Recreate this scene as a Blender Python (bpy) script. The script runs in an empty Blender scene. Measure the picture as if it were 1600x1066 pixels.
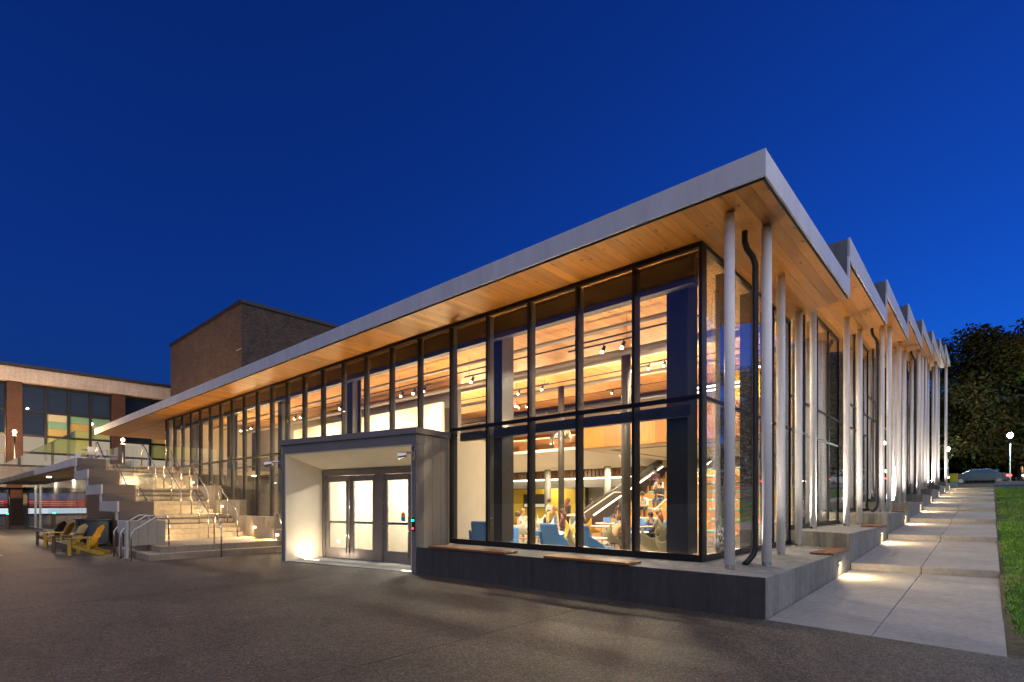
import bpy, bmesh, math, random
import numpy as np
from mathutils import Vector, Matrix
R = math.radians
random.seed(7); rng = np.random.default_rng(7)
S = bpy.context.scene
COL = S.collection

# ------------------------------------------------------------------ camera
cd = bpy.data.cameras.new('camera'); cam = bpy.data.objects.new('camera', cd); COL.objects.link(cam)
cd.sensor_width = 36; cd.lens = 18.758; cd.shift_y = 0.158; cd.clip_end = 3000
cam.location = (2.155, -7.275, 1.5); cam.rotation_euler = (R(90), 0, R(41.936)); S.camera = cam
# ------------------------------------------------------------------ dusk sky
W = bpy.data.worlds.new('World'); S.world = W; W.use_nodes = True
nt = W.node_tree; sky = nt.nodes.new('ShaderNodeTexSky'); sky.sky_type = 'NISHITA'; sky.sun_disc = False
sky.sun_elevation = R(-1.5); sky.sun_rotation = R(18); sky.ozone_density = 6; sky.dust_density = 0
tint = nt.nodes.new('ShaderNodeMix'); tint.data_type = 'RGBA'; tint.blend_type = 'MULTIPLY'; tint.inputs['Factor'].default_value = 1
tint.inputs['B'].default_value = (0.22, 1.10, 1.30, 1)
bg = nt.nodes['Background']; bg.inputs[1].default_value = 1.0
nt.links.new(sky.outputs[0], tint.inputs['A']); nt.links.new(tint.outputs['Result'], bg.inputs[0])
# wide soft sun lamp added as neutral fill, turned away from the sky's glow
sd = bpy.data.lights.new('sun', 'SUN'); sd.energy = 2.1; sd.angle = R(140); sd.color = (1.0, 0.97, 0.97)
sun = bpy.data.objects.new('sun', sd); COL.objects.link(sun)
sun.rotation_euler = Vector((-0.76, 0.14, -0.63)).to_track_quat('-Z', 'Y').to_euler()
S.view_settings.view_transform = 'Standard'; S.view_settings.look = 'None'
S.view_settings.exposure = 0.0; S.view_settings.gamma = 1
S.cycles.max_bounces = 8; S.cycles.diffuse_bounces = 3; S.cycles.glossy_bounces = 4; S.cycles.transparent_max_bounces = 40
S.cycles.transmission_bounces = 4; S.cycles.sample_clamp_indirect = 4; S.cycles.use_denoising = True
S.cycles.caustics_reflective = False; S.cycles.caustics_refractive = False

# ------------------------------------------------------------------ materials
def node(nt, t, **k):
    n = nt.nodes.new(t)
    for a, v in k.items(): setattr(n, a, v)
    return n
def ramp(nt, src, stops):
    r = node(nt, 'ShaderNodeValToRGB'); e = r.color_ramp.elements
    while len(e) < len(stops): e.new(.5)
    for i, (p, c) in enumerate(stops):
        e[i].position = p; e[i].color = (c[0], c[1], c[2], 1) if hasattr(c, '__len__') else (c, c, c, 1)
    nt.links.new(src, r.inputs[0]); return r.outputs[0]
def base(name):
    m = bpy.data.materials.new(name); m.use_nodes = True
    return m, m.node_tree, m.node_tree.nodes['Principled BSDF']
def coords(nt, scale=(1, 1, 1), rnd=False, kind='Object'):
    tc = node(nt, 'ShaderNodeTexCoord'); mp = node(nt, 'ShaderNodeMapping'); mp.inputs['Scale'].default_value = scale
    src = tc.outputs[kind]
    if rnd:
        oi = node(nt, 'ShaderNodeObjectInfo'); ad = node(nt, 'ShaderNodeVectorMath', operation='ADD')
        mu = node(nt, 'ShaderNodeMath', operation='MULTIPLY'); mu.inputs[1].default_value = 57.3
        nt.links.new(oi.outputs['Random'], mu.inputs[0]); nt.links.new(src, ad.inputs[0]); nt.links.new(mu.outputs[0], ad.inputs[1]); src = ad.outputs[0]
    nt.links.new(src, mp.inputs[0]); return mp.outputs[0]
def mixc(nt, fac, a, b, mode='MIX'):
    x = node(nt, 'ShaderNodeMix', data_type='RGBA', blend_type=mode)
    for s, v in (('Factor', fac), ('A', a), ('B', b)):
        if hasattr(v, 'default_value'): nt.links.new(v, x.inputs[s])
        elif s == 'Factor': x.inputs[s].default_value = v
        else: x.inputs[s].default_value = (*v[:3], 1)
    return x.outputs['Result']
def noise(nt, vec, sc, det=4, ro=.6):
    n = node(nt, 'ShaderNodeTexNoise'); n.inputs['Scale'].default_value = sc; n.inputs['Detail'].default_value = det; n.inputs['Roughness'].default_value = ro
    nt.links.new(vec, n.inputs['Vector']); return n.outputs['Fac']
def bump(nt, p, h, st, d=.01):
    b = node(nt, 'ShaderNodeBump'); b.inputs['Strength'].default_value = st; b.inputs['Distance'].default_value = d
    nt.links.new(h, b.inputs['Height']); nt.links.new(b.outputs[0], p.inputs['Normal'])
def mat(name, col, rough=.6, metal=0., var=.12, sc=6, bmp=.0, stretch=(1, 1, 1), spec=.5, rnd=False, objvar=0.):
    m, nt, p = base(name)
    v = coords(nt, stretch, rnd); n = noise(nt, v, sc)
    lo = [c * (1 - var) for c in col]; hi = [min(1, c * (1 + var)) for c in col]
    c = ramp(nt, n, [(.3, lo), (.7, hi)])
    if objvar:
        oi = node(nt, 'ShaderNodeObjectInfo'); f = ramp(nt, oi.outputs['Random'], [(0, 1 - objvar), (1, 1 + objvar)])
        c = mixc(nt, 1., c, f, 'MULTIPLY')
    nt.links.new(c, p.inputs['Base Color'])
    p.inputs['Roughness'].default_value = rough; p.inputs['Metallic'].default_value = metal; p.inputs['Specular IOR Level'].default_value = spec
    nt.links.new(ramp(nt, noise(nt, v, sc * 2.3), [(.3, max(0, rough - .08)), (.7, min(1, rough + .08))]), p.inputs['Roughness'])
    if bmp: bump(nt, p, noise(nt, v, sc * 6, 6), bmp)
    return m
def emit(name, col, st):
    m = bpy.data.materials.new(name); m.use_nodes = True; nt = m.node_tree; nt.nodes.clear()
    e = node(nt, 'ShaderNodeEmission'); e.inputs[0].default_value = (*col, 1); e.inputs[1].default_value = st
    o = node(nt, 'ShaderNodeOutputMaterial'); nt.links.new(e.outputs[0], o.inputs[0]); return m
def glass(name, tr=(.93, .95, .94), f0=.05, frit=None, gain=1.):
    m = bpy.data.materials.new(name); m.use_nodes = True; nt = m.node_tree; nt.nodes.clear()
    g = node(nt, 'ShaderNodeNewGeometry'); d = node(nt, 'ShaderNodeVectorMath', operation='DOT_PRODUCT')
    nt.links.new(g.outputs['Incoming'], d.inputs[0]); nt.links.new(g.outputs['Normal'], d.inputs[1])
    a = node(nt, 'ShaderNodeMath', operation='ABSOLUTE'); nt.links.new(d.outputs['Value'], a.inputs[0])
    s = node(nt, 'ShaderNodeMath', operation='SUBTRACT'); s.inputs[0].default_value = 1; nt.links.new(a.outputs[0], s.inputs[1])
    pw = node(nt, 'ShaderNodeMath', operation='POWER'); pw.inputs[1].default_value = 5; nt.links.new(s.outputs[0], pw.inputs[0])
    ma = node(nt, 'ShaderNodeMath', operation='MULTIPLY_ADD'); ma.inputs[1].default_value = 1 - f0; ma.inputs[2].default_value = f0; ma.use_clamp = True
    nt.links.new(pw.outputs[0], ma.inputs[0])
    t = node(nt, 'ShaderNodeBsdfTransparent'); t.inputs[0].default_value = (*tr, 1)
    gl = node(nt, 'ShaderNodeBsdfGlossy'); gl.inputs['Roughness'].default_value = 0.0; gl.inputs[0].default_value = (.95, .97, 1, 1)
    if gain: # faint waviness of float glass
        v = coords(nt, (.7, .7, .25), True); b = node(nt, 'ShaderNodeBump'); b.inputs['Strength'].default_value = .05 * gain; b.inputs['Distance'].default_value = .05
        nt.links.new(noise(nt, v, 1.6, 1), b.inputs['Height']); nt.links.new(b.outputs[0], gl.inputs['Normal'])
    mx = node(nt, 'ShaderNodeMixShader'); nt.links.new(ma.outputs[0], mx.inputs[0]); nt.links.new(t.outputs[0], mx.inputs[1]); nt.links.new(gl.outputs[0], mx.inputs[2])
    out = mx.outputs[0]
    if frit:
        df = node(nt, 'ShaderNodeBsdfDiffuse'); df.inputs[0].default_value = (.62, .63, .64, 1)
        v = coords(nt, (1, 1, 1)); vo = node(nt, 'ShaderNodeTexVoronoi'); vo.inputs['Scale'].default_value = frit; nt.links.new(v, vo.inputs['Vector'])
        fa = ramp(nt, vo.outputs['Distance'], [(.30, .30), (.36, 0.)])
        m2 = node(nt, 'ShaderNodeMixShader'); nt.links.new(fa, m2.inputs[0]); nt.links.new(out, m2.inputs[1]); nt.links.new(df.outputs[0], m2.inputs[2]); out = m2.outputs[0]
    o = node(nt, 'ShaderNodeOutputMaterial'); nt.links.new(out, o.inputs[0]); return m
def pine(name, c1, c2, ax='Y', boards=None, rough=.42, knots=True):
    m, nt, p = base(name)
    st = {'Y': (9, .7, 9), 'X': (.7, 9, 9), 'Z': (9, 9, .7)}[ax]
    v = coords(nt, st, True); n = noise(nt, v, 1.6, 5, .65)
    c = ramp(nt, n, [(.25, c1), (.75, c2)])
    oi = node(nt, 'ShaderNodeObjectInfo'); c = mixc(nt, 1., c, ramp(nt, oi.outputs['Random'], [(0, .70), (1, 1.18)]), 'MULTIPLY')
    if boards:
        br = node(nt, 'ShaderNodeTexBrick'); tc = node(nt, 'ShaderNodeTexCoord'); mp = node(nt, 'ShaderNodeMapping')
        mp.inputs['Rotation'].default_value = (0, 0, R(90) if ax == 'Y' else 0)
        if ax == 'Z': mp.inputs['Rotation'].default_value = (0, R(90), 0)
        nt.links.new(tc.outputs['Object'], mp.inputs[0]); nt.links.new(mp.outputs[0], br.inputs['Vector'])
        br.inputs['Scale'].default_value = 1; br.inputs['Brick Width'].default_value = 2.6; br.inputs['Row Height'].default_value = boards
        br.inputs['Mortar Size'].default_value = .004; br.inputs['Color1'].default_value = (.78, .78, .78, 1); br.inputs['Color2'].default_value = (1.1, 1.1, 1.1, 1); br.inputs['Mortar'].default_value = (.45, .45, .45, 1)
        c = mixc(nt, 1., c, br.outputs['Color'], 'MULTIPLY')
    if knots:
        st2 = {'Y': (1, .45, 1), 'X': (.45, 1, 1), 'Z': (1, 1, .45)}[ax]
        v2 = coords(nt, st2, True); vo = node(nt, 'ShaderNodeTexVoronoi'); vo.inputs['Scale'].default_value = 5.6; nt.links.new(v2, vo.inputs['Vector'])
        c = mixc(nt, ramp(nt, vo.outputs['Distance'], [(.07, .9), (.17, 0)]), c, [x * .30 for x in c1])
    nt.links.new(c, p.inputs['Base Color']); p.inputs['Roughness'].default_value = rough
    bump(nt, p, n, .08, .004); return m
def brick(name, c1, c2, mo, sc=1.):
    m, nt, p = base(name); tc = node(nt, 'ShaderNodeTexCoord'); g = node(nt, 'ShaderNodeNewGeometry')
    sx = node(nt, 'ShaderNodeSeparateXYZ'); nt.links.new(tc.outputs['Object'], sx.inputs[0])
    ad = node(nt, 'ShaderNodeMath', operation='ADD'); nt.links.new(sx.outputs[0], ad.inputs[0]); nt.links.new(sx.outputs[1], ad.inputs[1])
    cb = node(nt, 'ShaderNodeCombineXYZ'); nt.links.new(ad.outputs[0], cb.inputs[0]); nt.links.new(sx.outputs[2], cb.inputs[1])
    br = node(nt, 'ShaderNodeTexBrick'); nt.links.new(cb.outputs[0], br.inputs['Vector']); br.inputs['Scale'].default_value = sc
    br.inputs['Brick Width'].default_value = .23; br.inputs['Row Height'].default_value = .085; br.inputs['Mortar Size'].default_value = .008
    br.inputs['Color1'].default_value = (*c1, 1); br.inputs['Color2'].default_value = (*c2, 1); br.inputs['Mortar'].default_value = (*mo, 1)
    c = mixc(nt, 1., br.outputs['Color'], ramp(nt, noise(nt, tc.outputs['Object'], .5, 5), [(.3, .75), (.7, 1.2)]), 'MULTIPLY')
    nt.links.new(c, p.inputs['Base Color']); p.inputs['Roughness'].default_value = .85; bump(nt, p, br.outputs['Fac'], -.4, .01); return m
def concrete(name, col, sc=1., streak=.0, dark=.72, rough=.75):
    m, nt, p = base(name); v = coords(nt, (1, 1, 1), True)
    a = noise(nt, v, .7 * sc, 6, .65); b = noise(nt, v, 9 * sc, 5, .7)
    c = ramp(nt, a, [(.28, [x * dark for x in col]), (.72, [min(1, x * 1.18) for x in col])])
    c = mixc(nt, .55, c, mixc(nt, 1., c, ramp(nt, b, [(.3, .62), (.7, 1.25)]), 'MULTIPLY'))
    if streak:
        v2 = coords(nt, (5, 5, .25), True); c = mixc(nt, streak, c, mixc(nt, 1., c, ramp(nt, noise(nt, v2, 1.6, 4), [(.35, .45), (.65, 1.2)]), 'MULTIPLY'))
    nt.links.new(c, p.inputs['Base Color']); p.inputs['Roughness'].default_value = rough
    bump(nt, p, noise(nt, v, 60, 4), .12, .004); return m
def aggregate(name):
    m, nt, p = base(name); v = coords(nt)
    vo = node(nt, 'ShaderNodeTexVoronoi'); vo.inputs['Scale'].default_value = 84; nt.links.new(v, vo.inputs['Vector'])
    sp = ramp(nt, vo.outputs['Color'], [(.10, (.010, .009, .008)), (.5, (.058, .052, .046)), (.92, (.46, .42, .36))])
    vo2 = node(nt, 'ShaderNodeTexVoronoi'); vo2.inputs['Scale'].default_value = 27; nt.links.new(v, vo2.inputs['Vector'])
    sp2 = ramp(nt, vo2.outputs['Color'], [(.2, (.04, .037, .034)), (.9, (.21, .19, .17))])
    c = mixc(nt, .35, sp, sp2); c = mixc(nt, 1., c, (.58, .50, .43), 'MULTIPLY')
    c = mixc(nt, 1., c, ramp(nt, noise(nt, v, .35, 6, .7), [(.3, .78), (.7, 1.2)]), 'MULTIPLY')
    c = mixc(nt, 1., c, ramp(nt, noise(nt, v, .8, 8, .72), [(.34, .58), (.48, 1.0), (.70, 1.16)]), 'MULTIPLY')
    nt.links.new(c, p.inputs['Base Color']); p.inputs['Roughness'].default_value = .62
    bump(nt, p, vo.outputs['Distance'], .5, .006); return m

M = {}
M['fascia'] = mat('fascia_metal', (.63, .64, .68), .38, .12, .10, 1.6, stretch=(1.6, 1.6, .35))
M['seam'] = mat('dark_seam_metal', (.16, .17, .19), .45, .6, .1, 2)
M['shadow_gap'] = mat('black_joint', (.012, .012, .013), .7)
M['pine'] = pine('pine_board', (.31, .115, .012), (.48, .215, .028))
M['ceil'] = pine('pine_ceiling', (.46, .215, .06), (.68, .37, .12), boards=.19)
M['panelwood'] = pine('orange_veneer', (.32, .105, .016), (.44, .165, .032), ax='Z', knots=False)
M['brownslat'] = pine('walnut_slat', (.11, .058, .03), (.20, .11, .06), ax='Z', knots=False)
M['bench'] = pine('bench_timber', (.20, .085, .03), (.36, .17, .07), ax='X', knots=False, rough=.35)
M['mull'] = mat('black_mullion', (.014, .015, .018), .35, .3, .1)
M['fin'] = mat('grey_mullion_fin', (.055, .053, .052), .45, .3, .08)
M['steel'] = mat('charcoal_steel', (.055, .057, .062), .4, .2, .12)
M['glass'] = glass('clear_glass', f0=.055)
M['frit'] = glass('fritted_glass', f0=.17, frit=24)
M['guard'] = glass('guard_glass', tr=(.95, .97, .96), f0=.05, gain=.2)
M['white'] = mat('white_column_paint', (.86, .86, .86), .32, 0, .05, 3)
M['stain'] = mat('stainless_steel', (.62, .60, .57), .22, 1., .05, 10)
M['conc'] = concrete('plinth_concrete', (.24, .245, .238), 1., .45)
M['walk'] = concrete('walk_concrete', (.285, .282, .275), 1.4, 0, .82)
M['stairc'] = concrete('stair_concrete', (.36, .30, .225), 1.2, .2)
M['agg'] = aggregate('exposed_aggregate')
M['cream'] = mat('cream_panel', (.72, .64, .50), .55, 0, .04, 2)
M['creamtrim'] = mat('pale_trim', (.58, .54, .50), .5, 0, .05, 2)
M['taupe'] = mat('taupe_panel', (.16, .125, .105), .5, .1, .06, 2)
M['portal'] = mat('grey_metal_panel', (.20, .188, .185), .45, .1, .08, 1.5)
M['portalside'] = mat('ribbed_grey_panel', (.36, .34, .30), .45, .3, .08, 1.5)
M['doorm'] = mat('bronze_door_metal', (.22, .195, .18), .4, .4, .07, 3)
M['floor'] = mat('polished_floor', (.52, .47, .40), .22, 0, .06, 1.5)
M['plaster'] = mat('white_plaster', (.74, .69, .60), .7, 0, .03, 2)
M['greywall'] = mat('grey_wall', (.22, .215, .21), .7, 0, .06, 2)
M['yellow'] = mat('mustard_wall', (.50, .37, .04), .6, 0, .06, 2)
M['ochre'] = mat('wood_riser', (.58, .27, .07), .5, 0, .1, 3)
M['duct'] = mat('duct_paint', (.27, .25, .235), .4, .2, .05, 4)
M['black'] = mat('black_plastic', (.018, .018, .02), .45, 0, .1)
M['blue'] = mat('blue_fabric', (.055, .19, .47), .85, 0, .12, 40, .2)
M['palegreen'] = mat('pale_shell_plastic', (.60, .64, .56), .45, 0, .05)
M['olive'] = mat('olive_shell_plastic', (.29, .28, .17), .45, 0, .06)
M['teal'] = mat('teal_cushion', (.24, .45, .43), .85, 0, .1)
M['tabletop'] = mat('white_laminate', (.74, .70, .62), .35, 0, .03)
M['brickdark'] = brick('tower_brick', (.030, .018, .013), (.105, .060, .040), (.11, .09, .075))
M['brickred'] = brick('pier_brick', (.055, .022, .014), (.085, .034, .021), (.075, .058, .048))
M['stone'] = concrete('cornice_stone', (.48, .44, .40), .6, .25)
M['roofdark'] = mat('dark_coping', (.03, .03, .034), .5, .3)
M['bandgrey'] = concrete('grey_band', (.22, .22, .22), .6, .2)
M['asphalt'] = mat('asphalt', (.045, .045, .048), .8, 0, .2, 12, .3)
M['soil'] = concrete('soil', (.10, .075, .05), 3)
M['lawn'] = mat('lawn_soil', (.075, .066, .034), .95, 0, .45, 9, .6)
M['bark'] = mat('bark', (.07, .055, .045), .9, 0, .3, 8, .6, (1, 1, .3))
M['rubberyellow'] = mat('yellow_paint', (.48, .29, .02), .45, 0, .08)
M['brownchair'] = mat('brown_paint', (.11, .06, .042), .45, 0, .12)
M['creamslat'] = mat('cream_chair_paint', (.70, .62, .48), .45, 0, .06)
M['lamp_warm'] = emit('warm_lamp', (1, .72, .38), 60)
M['lamp_cool'] = emit('cool_lamp', (.80, 1, .92), 70)
M['led'] = emit('warm_led_strip', (1, .80, .52), 9)
M['spot'] = emit('spot_lens', (1, .80, .5), 45)
M['green_led'] = emit('green_led', (.0, 1, .35), 12)
M['red_led'] = emit('red_led', (1, .03, .05), 10)
M['tail'] = emit('tail_light', (1, .02, .02), 30)
M['head'] = emit('head_light', (1, .95, .8), 18)
M['lit_room'] = emit('lit_interior', (1, .82, .55), .9)
M['screen'] = emit('monitor_screen', (.35, .6, 1), .9)

# ------------------------------------------------------------------ mesh builder
class MB:
    def __init__(s): s.v = []; s.f = []; s.mi = []; s.cur = 0
    def m(s, i): s.cur = i; return s
    def add(s, vs, fs):
        o = len(s.v); s.v += [tuple(v) for v in vs]
        for f in fs: s.f.append(tuple(i + o for i in f)); s.mi.append(s.cur)
        return s
    def box(s, x0, x1, y0, y1, z0, z1):
        if x0 > x1: x0, x1 = x1, x0
        if y0 > y1: y0, y1 = y1, y0
        if z0 > z1: z0, z1 = z1, z0
        return s.prism([(x0, y0), (x1, y0), (x1, y1), (x0, y1)], z0, z1)
    def prism(s, poly, z0, z1):
        a = sum(poly[i][0] * poly[(i + 1) % len(poly)][1] - poly[(i + 1) % len(poly)][0] * poly[i][1] for i in range(len(poly)))
        if a < 0: poly = poly[::-1]
        n = len(poly); g = lambda z, i: z[i] if hasattr(z, '__len__') else z
        if a < 0 and hasattr(z0, '__len__'): z0 = z0[::-1]
        if a < 0 and hasattr(z1, '__len__'): z1 = z1[::-1]
        vs = [(p[0], p[1], g(z0, i)) for i, p in enumerate(poly)] + [(p[0], p[1], g(z1, i)) for i, p in enumerate(poly)]
        fs = [tuple(range(n - 1, -1, -1)), tuple(range(n, 2 * n))] + [(i, (i + 1) % n, n + (i + 1) % n, n + i) for i in range(n)]
        return s.add(vs, fs)
    def slabpoly(s, pts, axis, a0, a1):
        # polygon in two axes extruded along the third; axis 0: pts=(y,z); axis 1: pts=(x,z)
        n = len(pts); ar = sum(pts[i][0] * pts[(i + 1) % n][1] - pts[(i + 1) % n][0] * pts[i][1] for i in range(n))
        if (ar < 0) == (axis == 0): pts = pts[::-1]
        mk = (lambda p, a: (a, p[0], p[1])) if axis == 0 else (lambda p, a: (p[0], a, p[1]))
        if a0 > a1: a0, a1 = a1, a0
        vs = [mk(p, a0) for p in pts] + [mk(p, a1) for p in pts]
        fs = [tuple(range(n - 1, -1, -1)), tuple(range(n, 2 * n))] + [(i, (i + 1) % n, n + (i + 1) % n, n + i) for i in range(n)]
        if axis == 1: pass
        return s.add(vs, fs)
    def tube(s, pts, r, n=8, caps=True):
        pts = [Vector(p) for p in pts]; rs = r if hasattr(r, '__len__') else [r] * len(pts); o = len(s.v); up = None
        for i, p in enumerate(pts):
            t = (pts[min(i + 1, len(pts) - 1)] - pts[max(i - 1, 0)]).normalized()
            if up is None: up = t.orthogonal().normalized()
            up = (up - t * up.dot(t)).normalized(); b = t.cross(up)
            for k in range(n):
                a = 2 * math.pi * k / n; q = p + (up * math.cos(a) + b * math.sin(a)) * rs[i]; s.v.append(tuple(q))
        for i in range(len(pts) - 1):
            for k in range(n):
                s.f.append((o + i * n + k, o + i * n + (k + 1) % n, o + (i + 1) * n + (k + 1) % n, o + (i + 1) * n + k)); s.mi.append(s.cur)
        if caps:
            s.f.append(tuple(o + k for k in range(n - 1, -1, -1))); s.mi.append(s.cur)
            e = o + (len(pts) - 1) * n; s.f.append(tuple(e + k for k in range(n))); s.mi.append(s.cur)
        return s
    def ball(s, c, r, sc=(1, 1, 1), nu=10, nv=7):
        vs = [(c[0], c[1], c[2] - r * sc[2])]
        for j in range(1, nv):
            t = -math.pi / 2 + math.pi * j / nv
            for i in range(nu):
                a = 2 * math.pi * i / nu
                vs.append((c[0] + r * sc[0] * math.cos(t) * math.cos(a), c[1] + r * sc[1] * math.cos(t) * math.sin(a), c[2] + r * sc[2] * math.sin(t)))
        vs.append((c[0], c[1], c[2] + r * sc[2])); L = len(vs) - 1
        fs = [(0, 1 + (i + 1) % nu, 1 + i) for i in range(nu)]
        for j in range(nv - 2):
            for i in range(nu):
                a = 1 + j * nu; fs.append((a + i, a + (i + 1) % nu, a + nu + (i + 1) % nu, a + nu + i))
        a = 1 + (nv - 2) * nu
        fs += [(a + i, a + (i + 1) % nu, L) for i in range(nu)]
        return s.add(vs, fs)
    def mesh(s, name, mats, smooth=False):
        me = bpy.data.meshes.new(name); me.from_pydata(s.v, [], s.f)
        for mm in (mats if isinstance(mats, (list, tuple)) else [mats]): me.materials.append(M[mm] if isinstance(mm, str) else mm)
        if len(me.materials) > 1: me.polygons.foreach_set('material_index', s.mi)
        if smooth: me.polygons.foreach_set('use_smooth', [True] * len(me.polygons))
        me.update(); return me
    def build(s, name, mats, parent=None, bev=0., smooth=False, loc=None):
        o = link(name, s.mesh(name, mats, smooth), parent)
        if loc: o.location = loc
        if bev:
            b = o.modifiers.new('bevel', 'BEVEL'); b.width = bev; b.segments = 2; b.limit_method = 'ANGLE'; b.angle_limit = R(40)
        return o
def link(name, data, parent=None, loc=(0, 0, 0), rz=0):
    o = bpy.data.objects.new(name, data); COL.objects.link(o); o.parent = parent; o.location = loc
    if rz: o.rotation_euler = (0, 0, rz)
    return o
def tag(o, label=None, cat=None, group=None, kind=None):
    if label: o['label'] = label
    if cat: o['category'] = cat
    if group: o['group'] = group
    if kind: o['kind'] = kind
    return o
def thing(name, label, cat, loc=(0, 0, 0), rz=0, group=None):
    return tag(link(name, None, None, loc, rz), label, cat, group)
def copy_tree(o, parent=None):
    c = o.copy(); COL.objects.link(c); c.parent = parent
    for ch in list(o.children):
        copy_tree(ch, c)
    return c
LK = 3.5
def area(name, loc, d, size, power, col=(1, .78, .5), sy=None, parent=None, spread=180, shape=None):
    l = bpy.data.lights.new(name, 'AREA'); l.energy = power * LK; l.color = col; l.size = size; l.spread = R(spread)
    l.shape = shape or ('RECTANGLE' if sy else 'DISK')
    if sy: l.size_y = sy
    o = bpy.data.objects.new(name, l); COL.objects.link(o); o.location = loc; o.parent = parent
    o.rotation_euler = Vector(d).to_track_quat('-Z', 'Y').to_euler(); return o
def point(name, loc, power, col, r=.08, parent=None):
    l = bpy.data.lights.new(name, 'POINT'); l.energy = power * LK; l.color = col; l.shadow_soft_size = r
    o = bpy.data.objects.new(name, l); COL.objects.link(o); o.location = loc; o.parent = parent; return o
WARM = (1, .79, .53)

# ================================================================== SETTING
NB = 8
YB = [0.0, 5.5, 10.75, 15.95, 21.1, 26.25, 31.4, 36.3, 41.3]
PT = [.54 + .33 * k for k in range(9)]            # plinth tops
SO = [5.72 + .77 * k for k in range(9)]           # soffits
SN = [0.0, .263, .62, .957, 1.32, 1.686, 1.993, 2.27, 2.54]
SK = .55                                           # plan skew of each step
def hill(y):
    return float(np.interp(y, [-.3, 0, 5.5, 41.3, 52, 75, 600], [0, .02, .2, 2.55, 2.95, 3.4, 3.4]))
# ground sheet to the horizon
xs = [-900, -200, -75, -20, -1, 2.2, 8, 20, 60, 200, 900]; ys = [-900, -60, -.25, 5, 12, 20, 30, 42, 52, 75, 120, 300, 900]
vs = [(x, y, (hill(y) if x > -2 else 0) - (.10 if x > -2 else .9)) for y in ys for x in xs]
fs = [(j * len(xs) + i, j * len(xs) + i + 1, (j + 1) * len(xs) + i + 1, (j + 1) * len(xs) + i) for j in range(len(ys) - 1) for i in range(len(xs) - 1)]
tag(MB().add(vs, fs).build('ground', 'soil'), kind='structure')
# plaza of exposed aggregate panels, falling gently to the left
gz = lambda x: .0055 * min(x, 3.0)
jx = [-75, -64.2, -58, -51.8, -45.6, -39.4, -33.2, -27, -20.8, -14.6, -8.4, -2.2, 4.0, 10.2, 16.4, 40]
jy = [-40, -25, -15.6, -5.6 - 3.4, 1.3, 8]
plaza = tag(link('plaza', None), kind='structure')
for i in range(len(jx) - 1):
    for j in range(len(jy) - 1):
        x0, x1, y0, y1 = jx[i] + .006, jx[i + 1] - .006, jy[j] + .006, jy[j + 1] - .006
        if x1 > 0 and y1 > -.25:
            if j == len(jy) - 2: continue
            poly = [(x0, y0), (x1, y0)] + [(x1, -.27 - .09 * max(0, x1 - 2.3) / 10)] + ([(2.3, -.262), (0.02, -.012), (x0, -.012)] if x0 < 0 else [(max(x0, 2.3), -.262)])
            if x0 >= 2.3: poly = [(x0, y0), (x1, y0), (x1, -.3), (x0, -.3)]
        elif x0 > -14.7 and y1 > 1: poly = [(x0, y0), (x1, y0), (x1, min(y1, 1.3)), (x0, min(y1, 1.3))]
        else: poly = [(x0, y0), (x1, y0), (x1, y1), (x0, y1)]
        MB().prism(poly, [gz(p[0]) - .15 for p in poly], [gz(p[0]) for p in poly]).build('paving_panel', 'agg', plaza)
MB().box(-75, 40, -40, 1.2, -.9, -.44).build('joint_bed', 'shadow_gap', plaza)
# walkway: stepped, sloping slabs climbing beside the building
walk = tag(link('walkway', None), kind='structure')
for k in range(NB + 1):
    y0 = YB[k] if k else 0; y1 = YB[k + 1] if k < NB else YB[k] + 7
    zn = SN[k] + .005; zf = (SN[k + 1] - .125) if k < NB else zn + .12
    sk0 = .3 if k else -.25
    for xa, xb in ((.012, 1.148), (1.154, 2.27)):
        ya, yb = y0 + sk0 * xa / 2.27, y0 + sk0 * xb / 2.27
        poly = [(xa, ya), (xb, yb), (xb, y1 + .3 * xb / 2.27 + .02), (xa, y1 + .3 * xa / 2.27 + .02)]
        MB().prism(poly, [zn - .4, zn - .4, zf - .4, zf - .4], [zn, zn, zf, zf]).build('slab', 'walk', walk, bev=.012)
# lawn
xs = [2.26, 4, 7, 12, 20, 40, 90]; ys = [-.26, .6, 2, 4, 7, 11, 16, 22, 30, 38, 44]
lz = lambda x, y: hill(y) - .03 + (-.0 if x < 3 else .01 * min(x - 3, 8))
vs = [(x, y, lz(x, y)) for y in ys for x in xs]
fs = [(j * len(xs) + i, j * len(xs) + i + 1, (j + 1) * len(xs) + i + 1, (j + 1) * len(xs) + i) for j in range(len(ys) - 1) for i in range(len(xs) - 1)]
tag(MB().add(vs, fs).build('lawn', 'lawn'), kind='structure')
def grass_mat():
    m, nt, p = base('grass_blade'); v = coords(nt); a = noise(nt, v, .9, 4); b = noise(nt, v, 30, 2)
    c = ramp(nt, a, [(.3, (.075, .23, .015)), (.7, (.17, .40, .035))]); c = mixc(nt, 1., c, ramp(nt, b, [(.3, .5), (.7, 1.35)]), 'MULTIPLY')
    c = mixc(nt, ramp(nt, noise(nt, v, 2.6, 6, .75), [(.50, 0.), (.68, .75)]), c, (.11, .10, .03))
    nt.links.new(c, p.inputs['Base Color']); p.inputs['Roughness'].default_value = .55; return m
M['grass'] = grass_mat()
gp = []
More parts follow.
